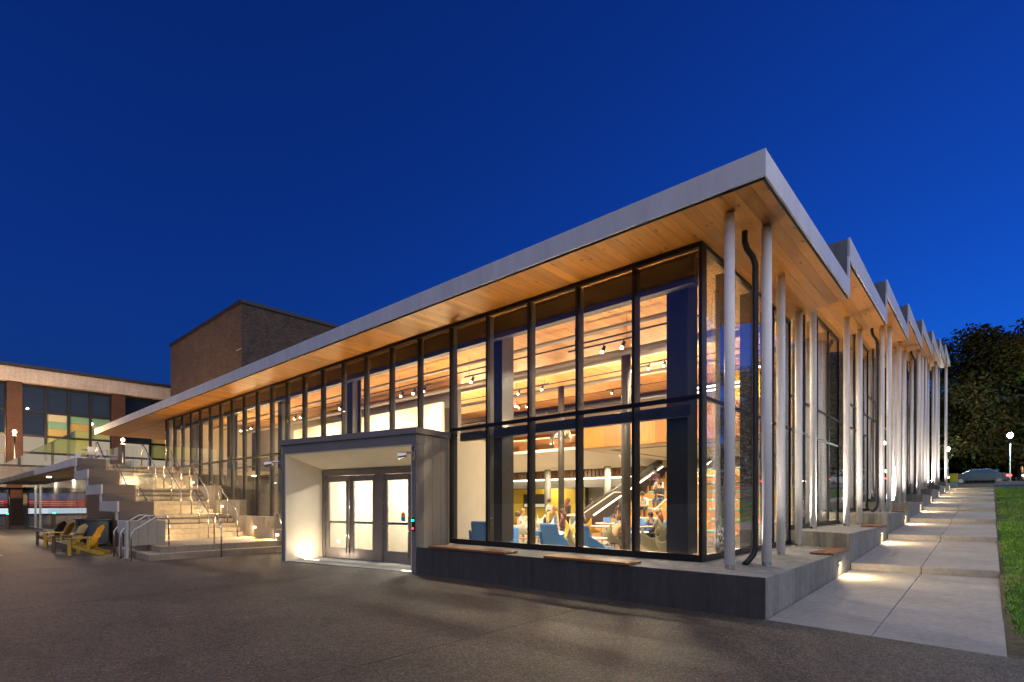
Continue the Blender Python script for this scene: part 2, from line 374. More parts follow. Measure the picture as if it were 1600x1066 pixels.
for (xa, xb, ya, yb, n, h) in ((2.3, 3.6, -.2, 6, 26000, .05), (2.3, 4.5, 6, 16, 26000, .06), (2.3, 7.5, 16, 42, 24000, .075), (3.6, 7, -.2, 8, 6000, .05)):
    x = rng.uniform(xa, xb, n); y = rng.uniform(ya, yb, n)
    bare = np.exp(-(((x - 2.55) / .55) ** 2 + ((y - .35) / .7) ** 2)) + .75 * np.exp(-((x - 2.3) / (.05 + .05 * np.sin(y * 5.3) ** 2)) ** 2) + .5 * (np.sin(x * 7.1 + y * 2.3) * np.sin(y * 4.7 - x * 3.1) > .72); keep = rng.random(n) > bare * 1.1
    gp.append((x[keep], y[keep], np.full(keep.sum(), h)))
gx, gy, gh = (np.concatenate(a) for a in zip(*gp)); n = len(gx)
gzv = np.array([lz(a, b) for a, b in zip(gx, gy)]); an = rng.uniform(0, 2 * np.pi, n); hh = gh * rng.uniform(.5, 1.2, n); w = .010 + gy * .0006
dx, dy = np.cos(an), np.sin(an); le = rng.normal(0, .5, (n, 2)) * hh[:, None]
V = np.empty((n, 3, 3)); V[:, 0] = np.stack([gx - dx * w, gy - dy * w, gzv - .004], 1); V[:, 1] = np.stack([gx + dx * w, gy + dy * w, gzv - .004], 1); V[:, 2] = np.stack([gx + le[:, 0], gy + le[:, 1], gzv + hh], 1)
def tri_mesh(name, V, mats, quad=False):
    me = bpy.data.meshes.new(name); k = V.shape[1]; me.vertices.add(len(V) * k); me.vertices.foreach_set('co', V.reshape(-1).astype(np.float32))
    me.loops.add(len(V) * k); me.loops.foreach_set('vertex_index', np.arange(len(V) * k, dtype=np.int32))
    me.polygons.add(len(V)); me.polygons.foreach_set('loop_start', np.arange(0, len(V) * k, k, dtype=np.int32)); me.polygons.foreach_set('loop_total', np.full(len(V), k, dtype=np.int32))
    for mm in mats: me.materials.append(M[mm])
    me.update(); me.validate(); return me
tag(link('grass', tri_mesh('grass', V, ['grass'])), 'short green lawn grass beside the stepped walkway', 'grass', kind='stuff')
# far road, kerb and blue strip
tag(MB().prism([(-60, 56), (90, 56), (90, 70), (-60, 70)], 2.9, 3.3).build('road', 'asphalt'), kind='structure')
fp = tag(MB().prism([(2.3, 44.0), (90, 44.0), (90, 47.2), (2.3, 47.2)], 2.4, 2.78).build('pavement', mat('blue_strip', (.03, .10, .36), .6)), kind='structure')  # pavement strip in one even blue
tag(MB().box(2.35, 90, 47.4, 47.8, 2.5, 3.12).build('kerb', 'walk', bev=.02), kind='structure')
tag(MB().box(-3, 2.35, 48.3, 56, 2.4, 2.98).build('path', 'walk'), kind='structure')

# ================================================================== THE PAVILION
pav = thing('glass_pavilion', 'long glass pavilion with white metal roof edge, pine soffit and stepped bays', 'building')
XL = -39.0; GX = -1.33; GY = 1.18
roof = MB()
roof.prism([(XL + .1, .084), (-.04, .084), (-.04, YB[1] - .02), (-1.4, YB[1] + .74), (XL + .1, YB[1] + .74)], SO[0] + .056, SO[0] + .33)
for k in range(1, NB): roof.prism([(-30, YB[k] + .2), (-1.4, YB[k] + .55), (-.04, YB[k] - .05), (-.04, YB[k + 1] - .02), (-1.4, YB[k + 1] + .74), (-30, YB[k + 1] + .74)], SO[k] + .056, SO[k] + .33)
roof_o = roof.build('roof', 'roofdark', pav)
# interior ceilings (outer soffits are single boards)
ci = MB(); ci.box(-29.1, GX - .02, GY + .05, YB[1] + .3, SO[0] - .01, SO[0] + .055)
ci.box(XL + .12, -29.1, GY + .05, YB[1] + .3, SO[0] - .01, SO[0] + .055)
for k in range(1, NB): ci.box(-29.5, GX - .02, YB[k] + .3, YB[k + 1] + .3, SO[k] - .01, SO[k] + .055)
for k in range(1, NB): ci.box(-29.5, GX - .02, YB[k] + .24, YB[k] + .3, SO[k - 1] - .008, SO[k] + .05)
ci.build('ceiling', 'ceil', pav)
# soffit boards, each a piece
bw = .19
bm_front = MB().box(-bw / 2 + .0015, bw / 2 - .0015, .03, GY + .05, SO[0], SO[0] + .05).mesh('soffit_board', 'pine')
nb = int((-XL) / bw)
for i in range(nb):
    x = -.04 - bw / 2 - i * bw
    if x > GX - .02:
        me = MB().prism([(-bw / 2 + .0015, .03), (bw / 2 - .0015, .03), (bw / 2 - .0015, YB[1] - SK * (x + bw / 2) - .02), (-bw / 2 + .0015, YB[1] - SK * (x - bw / 2) - .02)], SO[0], SO[0] + .05).mesh('soffit_board', 'pine')
        link('soffit_board', me, roof_o, (x, 0, 0))
    else: link('soffit_board', bm_front, roof_o, (x, 0, rng.uniform(-.0015, .0015)))
for k in range(1, NB):
    for i in range(7):
        x = -.04 - bw / 2 - i * bw
        f = lambda xx, kk: YB[kk] - SK * xx
        me = MB().prism([(-bw / 2 + .0015, f(x - bw / 2, k) - .12), (bw / 2 - .0015, f(x + bw / 2, k) - .12), (bw / 2 - .0015, f(x + bw / 2, k + 1) - .02), (-bw / 2 + .0015, f(x - bw / 2, k + 1) - .02)], SO[k], SO[k] + .05).mesh('soffit_board', 'pine')
        link('soffit_board', me, roof_o, (x, 0, 0))
# fascia: front panels, then the zigzag side panels
x = 0.0
while x > XL + .1:
    x2 = max(x - 4.9, XL); MB().box(x2 + (.004 if x2 > XL else 0), x - .004 if x < 0 else 0, 0, .03, SO[0] - .01, SO[0] + .34).build('fascia_panel', 'fascia', roof_o); x = x2
MB().box(XL, XL + .03, .03, YB[1] + .5, SO[0] - .01, SO[0] + .34).build('fascia_panel', 'fascia', roof_o)
MB().box(XL + .02, -.02, .032, .05, SO[0] - .035, SO[0] - .001).build('drip_edge', 'shadow_gap', roof_o)
for k in range(NB):
    ya, yb = YB[k] + (.03 if k == 0 else 0), YB[k + 1]; z = SO[k] - .01; dz = .34 if k == 0 else .47
    cuts = [ya, ya + 3.6, yb - .14] if k == 0 else [ya, yb - .14]
    for a, b in zip(cuts[:-1], cuts[1:]):
        t = lambda y: z + (dz + (.35 - dz) * (y - ya) / (yb - ya))
        MB().slabpoly([(a + .002, z), (b - .002, z), (b - .002, t(b)), (a + .002, t(a))], 0, -.03, .0).build('fascia_panel', 'fascia', roof_o)
    top = (SO[k + 1] + .03) if k < NB - 1 else z + .35
    MB().slabpoly([(yb - .14, z), (yb, z + .0), (yb, top), (yb - .14, top)], 0, -.03, .0).build('fascia_panel', 'fascia', roof_o)
    MB().box(-.05, -.032, ya + .02, yb - .05, z - .03, z + .005).build('drip_edge', 'shadow_gap', roof_o)
    if k < NB - 1:
        up = MB(); up.box(-29.5, -.031, yb - .10, yb + .06, SO[k] + .3, SO[k + 1] + .40)
        for i in range(14): up.box(-.2 - i * .42, -.17 - i * .42, yb - .15, yb - .1, SO[k] + .3, SO[k + 1] + .38)
        up.build('standing_seam_upstand', 'seam', roof_o)
# ---------------- front curtain wall
MX = [GX - 1.2085 * k for k in range(24)]
def zbot(x):
    for lim, z in ((-16.7, .60), (-19.05, 1.02), (-21.6, 1.62), (-24.4, 2.22), (-26.9, 2.75)):
        if x > lim: return z
    return 3.22
ZT = SO[0] - .004
fr = MB()
fr.box(MX[-1] - .03, GX + .03, GY - .03, GY + .06, ZT - .075, ZT)
fr.box(MX[5] - .03, GX + .03, GY - .032, GY + .062, .545, .655)
fr.box(MX[5], GX + .03, GY - .034, GY + .055, 3.185, 3.255)
fr.box(MX[-1], MX[9] + .1, GY - .034, GY + .055, 3.185, 3.255)
cw = fr.build('front_glazing', 'mull', pav)
for k, x in enumerate(MX):
    zb = zbot(x - .3) if k > 8 else (.56 if k < 6 else 3.1)
    mb = MB(); mb.m(0).box(x - .027, x + .027, GY - .04, GY + .05, zb, ZT - .01)
    mb.m(1).box(x - .022, x + .022, GY + .05, GY + (.17 if k < 6 else .12), zb, ZT - .06)
    mb.build('mullion', ['mull', 'fin'], cw)
for k in range(23):
    xa, xb = MX[k + 1] + .03, MX[k] - .03
    zb = zbot((xa + xb) / 2) + .03
    if k < 5: zb = .65
    spans = [(zb, 3.19), (3.25, ZT - .07)]
    if 5 <= k <= 8: spans = [(3.25, ZT - .07)]
    for a, b in spans:
        if b - a > .15: MB().box(xa, xb, GY - .006, GY + .016, a, b).build('pane', 'glass', cw)
# inner header beam and fins behind the glass
MB().box(MX[-1], GX - .25, GY + .30, GY + .50, 5.22, ZT - .02).build('header_beam', 'steel', pav, bev=.01)
MB().box(MX[5], GX - .3, GY + .275, GY + .42, 2.98, 3.18).build('mid_beam', 'steel', pav, bev=.01)
for x in (-1.95, -6.35, -12.7, -17.5, -22.4, -27.0):
    zb = .6 if x > -14 else zbot(x)
    c = MB(); c.box(x - .16, x + .16, GY + .52, GY + .56, zb, 5.7).box(x - .16, x + .16, GY + .80, GY + .84, zb, 5.7).box(x - .06, x + .06, GY + .56, GY + .80, zb, 5.7)
    if x in (-1.95, -6.35): c = MB().box(x - .2, x + .2, GY + .45, GY + .85, zb, 5.7)
    c.build('steel_column', 'steel', pav, bev=.008)
# ---------------- side curtain walls, one per bay
for k in range(NB):
    ya = GY if k == 0 else YB[k] - SK * GX; yb = YB[k + 1] - SK * GX
    zb, zt = PT[k] + .01, SO[k] - .004
    f = MB()
    f.box(GX - .05, GX + .03, ya + (.07 if k == 0 else .0), yb, zt - .07, zt)
    trs = [3.22 + .77 * k] + ([3.22 + .77 * (k - 1)] if k else [])
    sg = f.build('side_glazing', 'mull', pav)
    MB().box(GX - .052, GX + .032, ya + (.07 if k == 0 else 0.), yb, zb, zb + .1).build('sill', 'mull', sg)
    for t in trs: MB().box(GX - .045, GX + .02, ya + (.07 if k == 0 else 0), yb, t - .025, t + .03).build('transom', 'mull', sg)
    npn = 4; ys = [ya + (yb - ya) * i / npn for i in range(npn + 1)]
    for i, y in enumerate(ys):
        if k == 0 and i == 0: continue
        d = .022
        MB().m(0).box(GX - .05, GX + .028, y - d, y + d, zb, zt).m(1).box(GX - .25, GX - .05, y - d * .9, y + d * .9, zb, zt - .07).build('mullion', ['mull', 'fin'], sg)
    zs = [zb + .1] + sorted(t for t in trs) + [zt - .07]
    for i in range(npn):
        for a, b in zip(zs[:-1], zs[1:]): MB().box(GX - .016, GX + .006, ys[i] + .022, ys[i + 1] - .022, a + .02, b - .02).build('pane', 'frit', sg)
# ---------------- columns
COLS = [(-.68, .62, 0, .074), (-.39, 1.36, 0, .074), (-.73, 3.35, 0, .074), (-1.0, 5.68, 0, .074), (-1.05, 7.2, 1, .074), (-.74, 9.4, 1, .074), (-.67, 10.85, 1, .074),
        (-.50, 13.75, 2, .074), (-.33, 13.95, 2, .074), (-.88, 20.1, 3, .074), (-.62, 19.2, 3, .084), (-.64, 21.1, 3, .074), (-.86, 26.5, 4, .074), (-.43, 24.6, 4, .084), (-.46, 26.7, 4, .074),
        (-.66, 31.2, 5, .074), (-.5, 29.2, 5, .074), (-.88, 36.1, 6, .074), (-.42, 35.2, 6, .084), (-.9, 40.3, 7, .074), (-.65, 41.3, 7, .074), (-.22, 41.0, 7, .084), (-.9, 16.0, 2, .074)]
for (x, y, k, r) in COLS:
    zb, zt = PT[k], SO[k]
    c = MB().tube([(x, y, zb + .06), (x, y, zt - .05)], r, 20).build('column', 'white', pav, smooth=False)
    c.data.polygons.foreach_set('use_smooth', [len(p.vertices) == 4 for p in c.data.polygons])
    MB().tube([(x, y, zb), (x, y, zb + .062)], r * .93, 16).build('base_collar', 'stain', c)
    MB().tube([(x, y, zt - .052), (x, y, zt + .001)], r * .85, 16).build('top_collar', 'stain', c)
for (x, y, k) in ((-.56, 1.38, 0), (-.62, 13.7, 2), (-.55, 24.5, 4)):
    zb, zt = PT[k], SO[k]
    MB().tube([(x - .14, y - .06, zt), (x - .14, y - .06, zt - .16), (x - .11, y - .05, zt - .28), (x - .03, y - .01, zt - .42), (x, y, zt - .55), (x, y, zb + .28), (x - .02, y - .02, zb + .16), (x - .09, y - .08, zb + .05), (x - .13, y - .12, zb + .0)], .045, 12).build('downpipe', 'black', pav, smooth=True)

# ================================================================== PLINTH
pl = thing('concrete_plinth', 'stepped grey concrete plinth with timber bench seats under the glass walls', 'plinth')
def plb(poly, z, bev=.012): return MB().prism(poly, -.35, z).build('block', 'conc', pl, bev=bev)
M['darkconc'] = concrete('dark_face_concrete', (.062, .060, .060), 1., .45)
for xa, xb in ((-7.17, -5.05), (-5.04, -2.913), (-2.897, -.004)): MB().box(xa, xb, -.010, -.0005, -.2, PT[0] - .006).build('dark_face', 'darkconc', pl)  # thin front panels in a darker concrete colour
plb([(-7.17, 0.002), (-2.91, 0.0), (-2.91, 1.24), (-7.17, 1.24)], PT[0])
plb([(-2.90, 0), (0, 0), (0, 1.40), (-2.90, 1.40)], PT[0])
e = lambda k, x: YB[k] - SK * x
plb([(0, 1.408), (0, e(1, 0)), (-1.5, e(1, -1.5)), (-1.5, 1.408)], PT[0])
for k in range(1, NB):
    ym = (YB[k] + YB[k + 1]) / 2 + .4
    plb([(0, e(k, 0) + .004), (0, ym), (-1.5, ym), (-1.5, e(k, -1.5) + .004)], PT[k])
    plb([(0, ym + .008), (0, e(k + 1, 0)), (-1.5, e(k + 1, -1.5)), (-1.5, ym + .008)], PT[k])
for (xa, xb) in ((-6.75, -4.55), (-3.62, -1.95)):
    for j in range(4): MB().box(xa + .0, xb, -.035 + j * .098, -.035 + j * .098 + .09, PT[0] + .003, PT[0] + .045).build('bench_slat', 'bench', pl, bev=.006)
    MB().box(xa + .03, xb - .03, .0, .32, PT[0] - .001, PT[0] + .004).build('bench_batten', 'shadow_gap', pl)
for k in range(NB):
    y1 = YB[k + 1] - .12; y0 = y1 - 1.55
    if k < 3:
        for j in range(4): MB().box(.02 - j * .098 - .09, .02 - j * .098, y0, y1, PT[k] + .003, PT[k] + .04).build('bench_slat', 'bench', pl, bev=.006)
    yl = YB[k + 1] - 1.05
    zl = np.interp(yl, [YB[k], YB[k + 1]], [SN[k], SN[k + 1] - .12]) + .26
    st = MB().m(0).box(.001, .012, yl - .10, yl + .10, zl - .035, zl + .035).m(1).box(.010, .014, yl - .07, yl + .07, zl - .028, zl - .01).build('step_light', ['stain', 'led'], pl)
    for yu in (YB[k] + 1.9, YB[k] + 4.1):
        MB().tube([(GX + .22, yu, PT[k]), (GX + .22, yu, PT[k] + .012)], .07, 12).build('uplight', 'stain', pl)
        area('uplight_lamp', (GX + .22, yu, PT[k] + .02), (.30, .0, 1), .10, 9 if k == 0 else 15, (1, .84, .70), spread=130)
    area('step_lamp', (.05, yl, zl), (.85, .25, -.5), .16, 11.0 if k < 4 else 13, (1, .70, .36), sy=.06)

# ================================================================== ENTRANCE
u = Vector((-math.cos(R(10)), -math.sin(R(10)), 0)); vv = Vector((-math.sin(R(10)), math.cos(R(10)), 0))
ent = thing('entrance_vestibule', 'grey metal entrance portal turned from the glass wall with cream lined recess', 'entrance', (-7.2, 0.0, -.045))
# local axes: -x along the front to the left, +y inwards
ent.rotation_euler = (0, 0, R(10))
W_, H_ = 4.74, 3.2
def eb(name, mt, *b, bev=.008, par=None): return MB().box(*b).build(name, mt, par or ent, bev=bev)
eb('jamb', 'portal', -.13, 0, 0, .25, 0, 2.84)
eb('jamb', 'portal', -W_, -W_ + .12, 0, .25, 0, 2.84)
eb('header', 'portal', -W_ / 2 + .003, 0, 0, .3, 2.842, 3.06); eb('header', 'portal', -W_, -W_ / 2 - .003, 0, .3, 2.842, 3.06)
eb('roof_edge', 'portal', -W_ / 2 + .003, .04, -.05, 1.25, 3.063, H_); eb('roof_edge', 'portal', -W_ - .04, -W_ / 2 - .003, -.05, 2.05, 3.063, H_)
yy = [.252, .55, .85, 1.14]
for a, b in zip(yy[:-1], yy[1:]): eb('side_panel', 'portalside', -.12, -.004, a + .003, b - .003, 0, 3.06)
for a, b in ((.252, .9), (.9, 1.5), (1.5, 1.98)): eb('side_panel', 'portalside', -W_ + .004, -W_ + .11, a + .003, b - .003, 0, 3.06)
eb('reveal', 'cream', -W_ + .112, -W_ + .15, .02, 1.18, .0, 2.9, bev=0); eb('reveal', 'cream', -.165, -.132, .02, 1.18, .0, 2.9, bev=0)
so = MB(); so.slabpoly([(.02, 2.80), (1.25, 2.47), (1.25, 2.55), (.02, 2.84)], 0, -W_ + .15, -W_ / 2 - .004).slabpoly([(.02, 2.80), (1.25, 2.47), (1.25, 2.55), (.02, 2.84)], 0, -W_ / 2 + .004, -.165)
so.build('sloped_soffit', 'cream', ent)
eb('threshold', 'walk', -W_ + .1, -.1, .05, 1.35, -.06, .012)
DY = 1.19
fm = MB(); fm.box(-W_ + .15, -.165, DY, DY + .12, 2.30, 2.47).box(-W_ + .15, -W_ + .24, DY, DY + .12, 0, 2.3).box(-.25, -.165, DY, DY + .12, 0, 2.3).box(-2.50, -2.24, DY - .01, DY + .13, 0, 2.3)
fm.build('door_frame', 'doorm', ent, bev=.005)
for (xa, xb, hs) in ((-W_ + .245, -3.505, 1), (-3.495, -2.505, -1), (-2.235, -1.245, 1), (-1.235, -.255, -1)):
    d = MB(); y0, y1 = DY + .03, DY + .085; st = .13
    d.box(xa, xa + st, y0, y1, .02, 2.29).box(xb - st, xb, y0, y1, .02, 2.29).box(xa + st, xb - st, y0, y1, .02, .30).box(xa + st, xb - st, y0, y1, 2.13, 2.29)
    d = d.build('door', 'doorm', ent, bev=.004)
    MB().box(xa + st, xb - st, y0 + .02, y0 + .035, .30, 2.13).build('door_glass', 'glass', d)
    MB().box(xa + st * .6, xb - st * .6, y1, y1 + .05, .98, 1.04).build('push_bar', 'stain', d)
    hx = xb - .05 if hs == 1 else xa + .05
    MB().tube([(hx, y0 - .07, .18), (hx, y0 - .07, 2.14)], .016, 8).tube([(hx, y0, .35), (hx, y0 - .07, .35)], .01, 6).tube([(hx, y0, 1.95), (hx, y0 - .07, 1.95)], .01, 6).build('pull_handle', 'stain', d, smooth=True)
    gx = xa + .004 if hs == 1 else xb - .004
    for z in (.25, .95, 1.5, 2.1): MB().tube([(gx, y0 - .012, z - .06), (gx, y0 - .012, z + .06)], .012, 8).build('hinge', 'stain', d)
for (nm_, m_, z0_, z1_) in (('door_emblem', 'rubberyellow', 1.20, 1.30), ('door_emblem', 'blue', 1.08, 1.198)):
    if m_ == 'blue': MB().box(-1.62, -1.48, DY + .046, DY + .049, z0_, z1_).build(nm_, m_, ent)
    else:
        arc = [(-1.62, 1.2), (-1.48, 1.2)] + [(-1.55 + .07 * math.cos(a), 1.24 + .07 * math.sin(a)) for a in np.linspace(0, math.pi, 9)]
        MB().slabpoly(arc, 1, DY + .046, DY + .049).build(nm_, m_, ent)
# inner lobby box
eb('lobby_wall', 'cream', -.30, -.2, 1.42, 3.6, .02, 3.2, bev=0); eb('lobby_wall', 'cream', -W_ + .1, -W_ + .2, 1.42, 3.6, .02, 3.2, bev=0)
eb('lobby_ceiling', 'plaster', -W_ + .2, -.3, 1.42, 3.6, 2.62, 2.75, bev=0)
lb = eb('lobby_wall', 'cream', -W_ + .2, -1.9, 3.5, 3.6, .0, 2.62, bev=0)
eb('lobby_floor', 'floor', -W_ + .1, -.2, 1.36, 3.6, -.05, .02, bev=0)
for x in (-1.1, -2.4, -3.7):
    MB().m(0).tube([(x, 2.6, 2.60), (x, 2.6, 2.63)], .14, 16).build('downlight', 'stain', ent)
    a = area('lobby_lamp', (x, 2.6, 2.585), (0, 0, -1),   .24, 32, (1, .89, .74), parent=ent)
# wall lights, floor lights, indicator and floods of the portal
MB().m(0).tube([(-W_ + .15, .75, .42), (-W_ + .162, .75, .42)], .05, 12).build('wall_light', 'spot', ent)
for x0, x1 in ((-W_ + .2, -W_ + .75), (-.55, -.2)):
    MB().box(x0, x1, .55 if x0 < -2 else .12, .60 if x0 < -2 else .17, .012, .018).build('floor_light', 'led', ent)
    area('floor_lamp', ((x0 + x1) / 2, .575 if x0 < -2 else .145, .03), (0, .25, 1), x1 - x0, 5, (1, .80, .58), sy=.05, parent=ent)
ib = MB().box(-.10, -.03, -.03, 0, .92, 1.22).build('call_plate', 'black', ent, bev=.004)
MB().ball((-.085, -.035, 1.16), .016).ball((-.05, -.035, 1.16), .016).build('green_indicator', 'green_led', ib)
MB().ball((-.065, -.035, .985), .02).build('red_indicator', 'red_led', ib)
for (x, y, z, lab) in ((-.02, -.02, 2.52, 'right'), (-W_ - .02, -.02, 2.52, 'left')):
    f = MB().m(0).box(x - .05, x + .01, y - .03, y, z - .05, z + .25).tube([(x - .03, y - .03, z + .12), (x - .12, y - .22, z + .1)], .028, 8).tube([(x - .05, y - .2, z + .06), (x - .2, y - .3, z + .03)], [.06, .085], 12)
    f.build('flood_lamp', 'stain', ent, smooth=False)

# ================================================================== STAIR, TERRACE, DECK
st = thing('outdoor_stair', 'broad concrete outdoor stair with landings climbing along the glass wall to deck', 'stair')
YS0, YS1 = -2.35, .84
def stp(poly, z0, z1): return MB().prism(poly, z0, z1).build('step', 'stairc', st, bev=.012)
stp([(-14.85, -3.09), (-14.85, 1.1), (-18.5, 1.1), (-18.5, -3.09)], -.2, .095)
stp([(-15.2, -2.72), (-15.2, 1.1), (-18.6, 1.1), (-18.6, -2.72)], -.19, .265)
z = .265; x = -18.6
def flight(x, z, n, rise, tread, run):
    for i in range(n):
        last = i == n - 1
        MB().box(x - (run if last else tread + .02), x, YS0, YS1, z + rise * i - .3, z + rise * (i + 1)).build('step', 'stairc', st, bev=.01)
        x -= tread
    return x + tread - run, z + rise * n
x, z = flight(x, z, 5, .161, .33, 1.75)
x, z = flight(x, z, 6, .172, .33, 1.65)
x, z = flight(x, z, 6, .183, .33, .4)
XD = x
# concrete kerb wall at the glass side
kw = [(-14.9, -.2)]
for (a, zz) in ((-14.9, .60), (-16.7, .60), (-16.7, 1.02), (-19.05, 1.02), (-19.05, 1.62), (-21.6, 1.62), (-21.6, 2.22), (-24.4, 2.22), (-24.4, 2.75), (-26.9, 2.75), (-26.9, 3.2), (-29.2, 3.2)): kw.append((a, zz))
kw.append((-29.2, -.2))
MB().slabpoly(kw, 1, YS1 + .004, GY - .05).build('kerb_wall', 'stairc', st, bev=.01)
# bench faces of the wide tribune between the rails: stepped low seats
for (xa, xb, zz) in ((-20.6, -19.95, 1.42), (-24.0, -23.3, 2.45)):
    pass
def rail(pts, posts, r=.021, nm='handrail'):
    mb = MB(); mb.tube(pts, r, 8)
    for p, zb in posts: mb.tube([p, (p[0], p[1], zb)], r * .9, 8)
    mb.build(nm, 'stain', st, smooth=True)
def flrail(y, xb, zb, xt, zt):
    h = .92
    rail([(xb + .02, y, zb), (xb + .02, y, zb + h - .06), (xb - .03, y, zb + h + .02), (xt + .05, y, zt + h), (xt - .12, y, zt + h + .03), (xt - .22, y, zt + h - .05), (xt - .24, y, zt + h - .14), (xt - .24, y, zt)], [((xt * .6 + xb * .4, y, zt * .6 + zb * .4 + h), zb * .4 + zt * .6 - .1)])
for y in (-2.1, -.42, .55):
    flrail(y, -18.45, .265, -19.95, 1.07)
    flrail(y, -21.4, 1.07, -23.3, 2.10)
    flrail(y, -24.7, 2.10, -26.6, 3.2)
for (xm, zm) in ((-17.6, .62), (-20.7, 1.36), (-24.05, 2.40), (-15.8, .42)):
    MB().box(xm - .1, xm + .1, YS1 - .004, YS1 + .003, zm - .035, zm + .035).build('wall_light', 'led', st)  # glowing plates added on the kerb to go with the tread fill
    area('kerb_fill', (xm, YS1 - .03, zm), (-.35, -1, -.12), .2, 21, (1, .70, .35), sy=.06)
for (xm, zm) in ((-18.2, .62), (-21.2, 1.45), (-24.6, 2.5)):
    area('riser_fill', (xm, YS0 + .03, zm), (-.5, 1, .1), .2, 17, (1, .70, .35), sy=.05)  # added fill for the treads from the terrace side
    MB().box(xm - .1, xm + .1, YS0 - .019, YS0 - .01, zm - .03, zm + .03).build('wall_light', 'led', st)  # glowing plate added to go with the riser fill
def lowrail(x, y, dx, dy, z0, z1):
    h = .86
    a = Vector((x, y, z0)); b = Vector((x + dx, y + dy, z1))
    rail([a, a + Vector((0, 0, h - .1)), a + Vector((dx * .08, dy * .08, h)), b + Vector((-dx * .3, -dy * .3, h)), b + Vector((-dx * .08, -dy * .08, h)), b + Vector((0, 0, h - .1)), b], [])
lowrail(-14.68, -1.32, -.62, .02, -.08, .265); lowrail(-14.66, .5, -.62, .02, -.08, .265)
for x in (-17.15, -16.35, -15.25): lowrail(x, -3.4, .15, .85, -.1, .265)
# stepped terrace wall at the open side of the stair
tw = thing('terrace_wall', 'stepped taupe and cream terrace wall at the open side of the stair', 'wall')
YF = -3.3
tier = [(-23.5, 3.2, -26.5), (-21.4, 2.68, -23.5), (-19.3, 2.10, -21.4), (-17.2, 1.55, -19.3)]
zab = [None, 3.2, 2.68, 2.10, 1.55]
for i, (xr, zt, xl) in enumerate(tier):
    MB().box(xl - .15, xr, YF + .04, YS0 - .02, zt - .30, zt).build('terrace_block', 'taupe', tw, bev=.008)
    MB().box(xl - .22, xr + .004, YF - .02, YF + .036, zt - .32, zt - .002).build('trim_tread', 'creamtrim', tw, bev=.006)
    if i:
        MB().box(xl - .10, xl - .004, YF + .038, YS0 - .021, zt + .001, zab[i] - .301).build('riser_panel', 'taupe', tw, bev=.006)
        MB().box(xl - .22, xl - .06, YF - .022, YF + .034, zt, zab[i] - .33).build('trim_riser', 'creamtrim', tw, bev=.006)
MB().box(-17.3, -17.204, YF + .038, YS0 - .021, .985, 1.249).build('riser_panel', 'taupe', tw, bev=.006)
MB().box(-17.42, -17.26, YF - .022, YF + .034, .98, 1.22).build('trim_riser', 'creamtrim', tw, bev=.006)
MB().box(-17.2, -16.15, YF + .04, YS0 - .02, .6, .98).build('terrace_block', 'stairc', tw, bev=.01)
for i in range(4): MB().box(-16.15, -16.1, YF + .05 + i * .225, YF + .05 + i * .225 + .218, .27, .975).build('clad_board', 'portalside', tw, bev=.004)
MB().box(-17.2, -16.12, YF - .02, YF + .038, .62, .975).build('trim_tread', 'creamtrim', tw, bev=.006)
MB().box(-16.34, -16.12, YF - .022, YF + .036, -.12, .64).build('trim_riser', 'creamtrim', tw, bev=.006)
MB().box(-17.0, -16.85, YF - .02, YF + .036, -.12, .62).build('trim_riser', 'creamtrim', tw, bev=.006)
for (xr, zt, xl) in tier[1:]:
    MB().box(xr - .03, xr - .012, YS0 - .04, YS0 + .5 + .02, zt + .0, zt + .9).build('glass_screen', 'guard', tw)
for (xa, xb, zt) in ((-18.8, -17.2, 1.55), (-21.2, -19.4, 2.10), (-23.3, -21.5, 2.68)):
    MB().box(xa, xb, YS0 - .06, YS0 - .045, zt, zt + .85).build('glass_screen', 'guard', tw)
# deck
dk = thing('upper_deck', 'raised deck with glass guard reaching from the stair to the brick building', 'deck')
MB().box(-54.5, XD + .01, -1.6, 7.5, 2.92, 3.2).build('deck_slab', 'stairc', dk, bev=.01)
MB().box(-54.5, -26.4, YF + .05, -1.61, 2.93, 3.2).build('deck_slab', 'stairc', dk, bev=.01)
MB().box(-34.0, -23.7, YF - .05, YF + .04, 2.9, 3.16).build('edge_beam', 'fascia', dk, bev=.006)
MB().box(-44.0, -34.02, YF + .35, YF + .42, 3.2, 3.52).build('edge_beam', 'fascia', dk, bev=.006)
MB().box(-34.0, -26.5, YF + .06, YF + .9, 2.86, 2.925).build('soffit', 'pine', dk)
for i in range(20):
    xa = -24.2 - i * 1.45
    g = MB().box(xa - 1.43, xa, YF + .08, YF + .10, 3.22, 4.25).build('guard_pane', 'guard', dk)
    MB().box(xa - 1.43, xa, YF + .075, YF + .105, 4.251, 4.275).build('top_rail', 'stain', g)
MB().m(0).tube([(-34.5, YF + .6, 2.86), (-34.5, YF + .6, 2.83)], .1, 12).build('soffit_light', 'spot', dk)
area('deck_lamp', (-34.5, YF + .6, 2.81), (0, 0, -1), .18, 60, WARM)
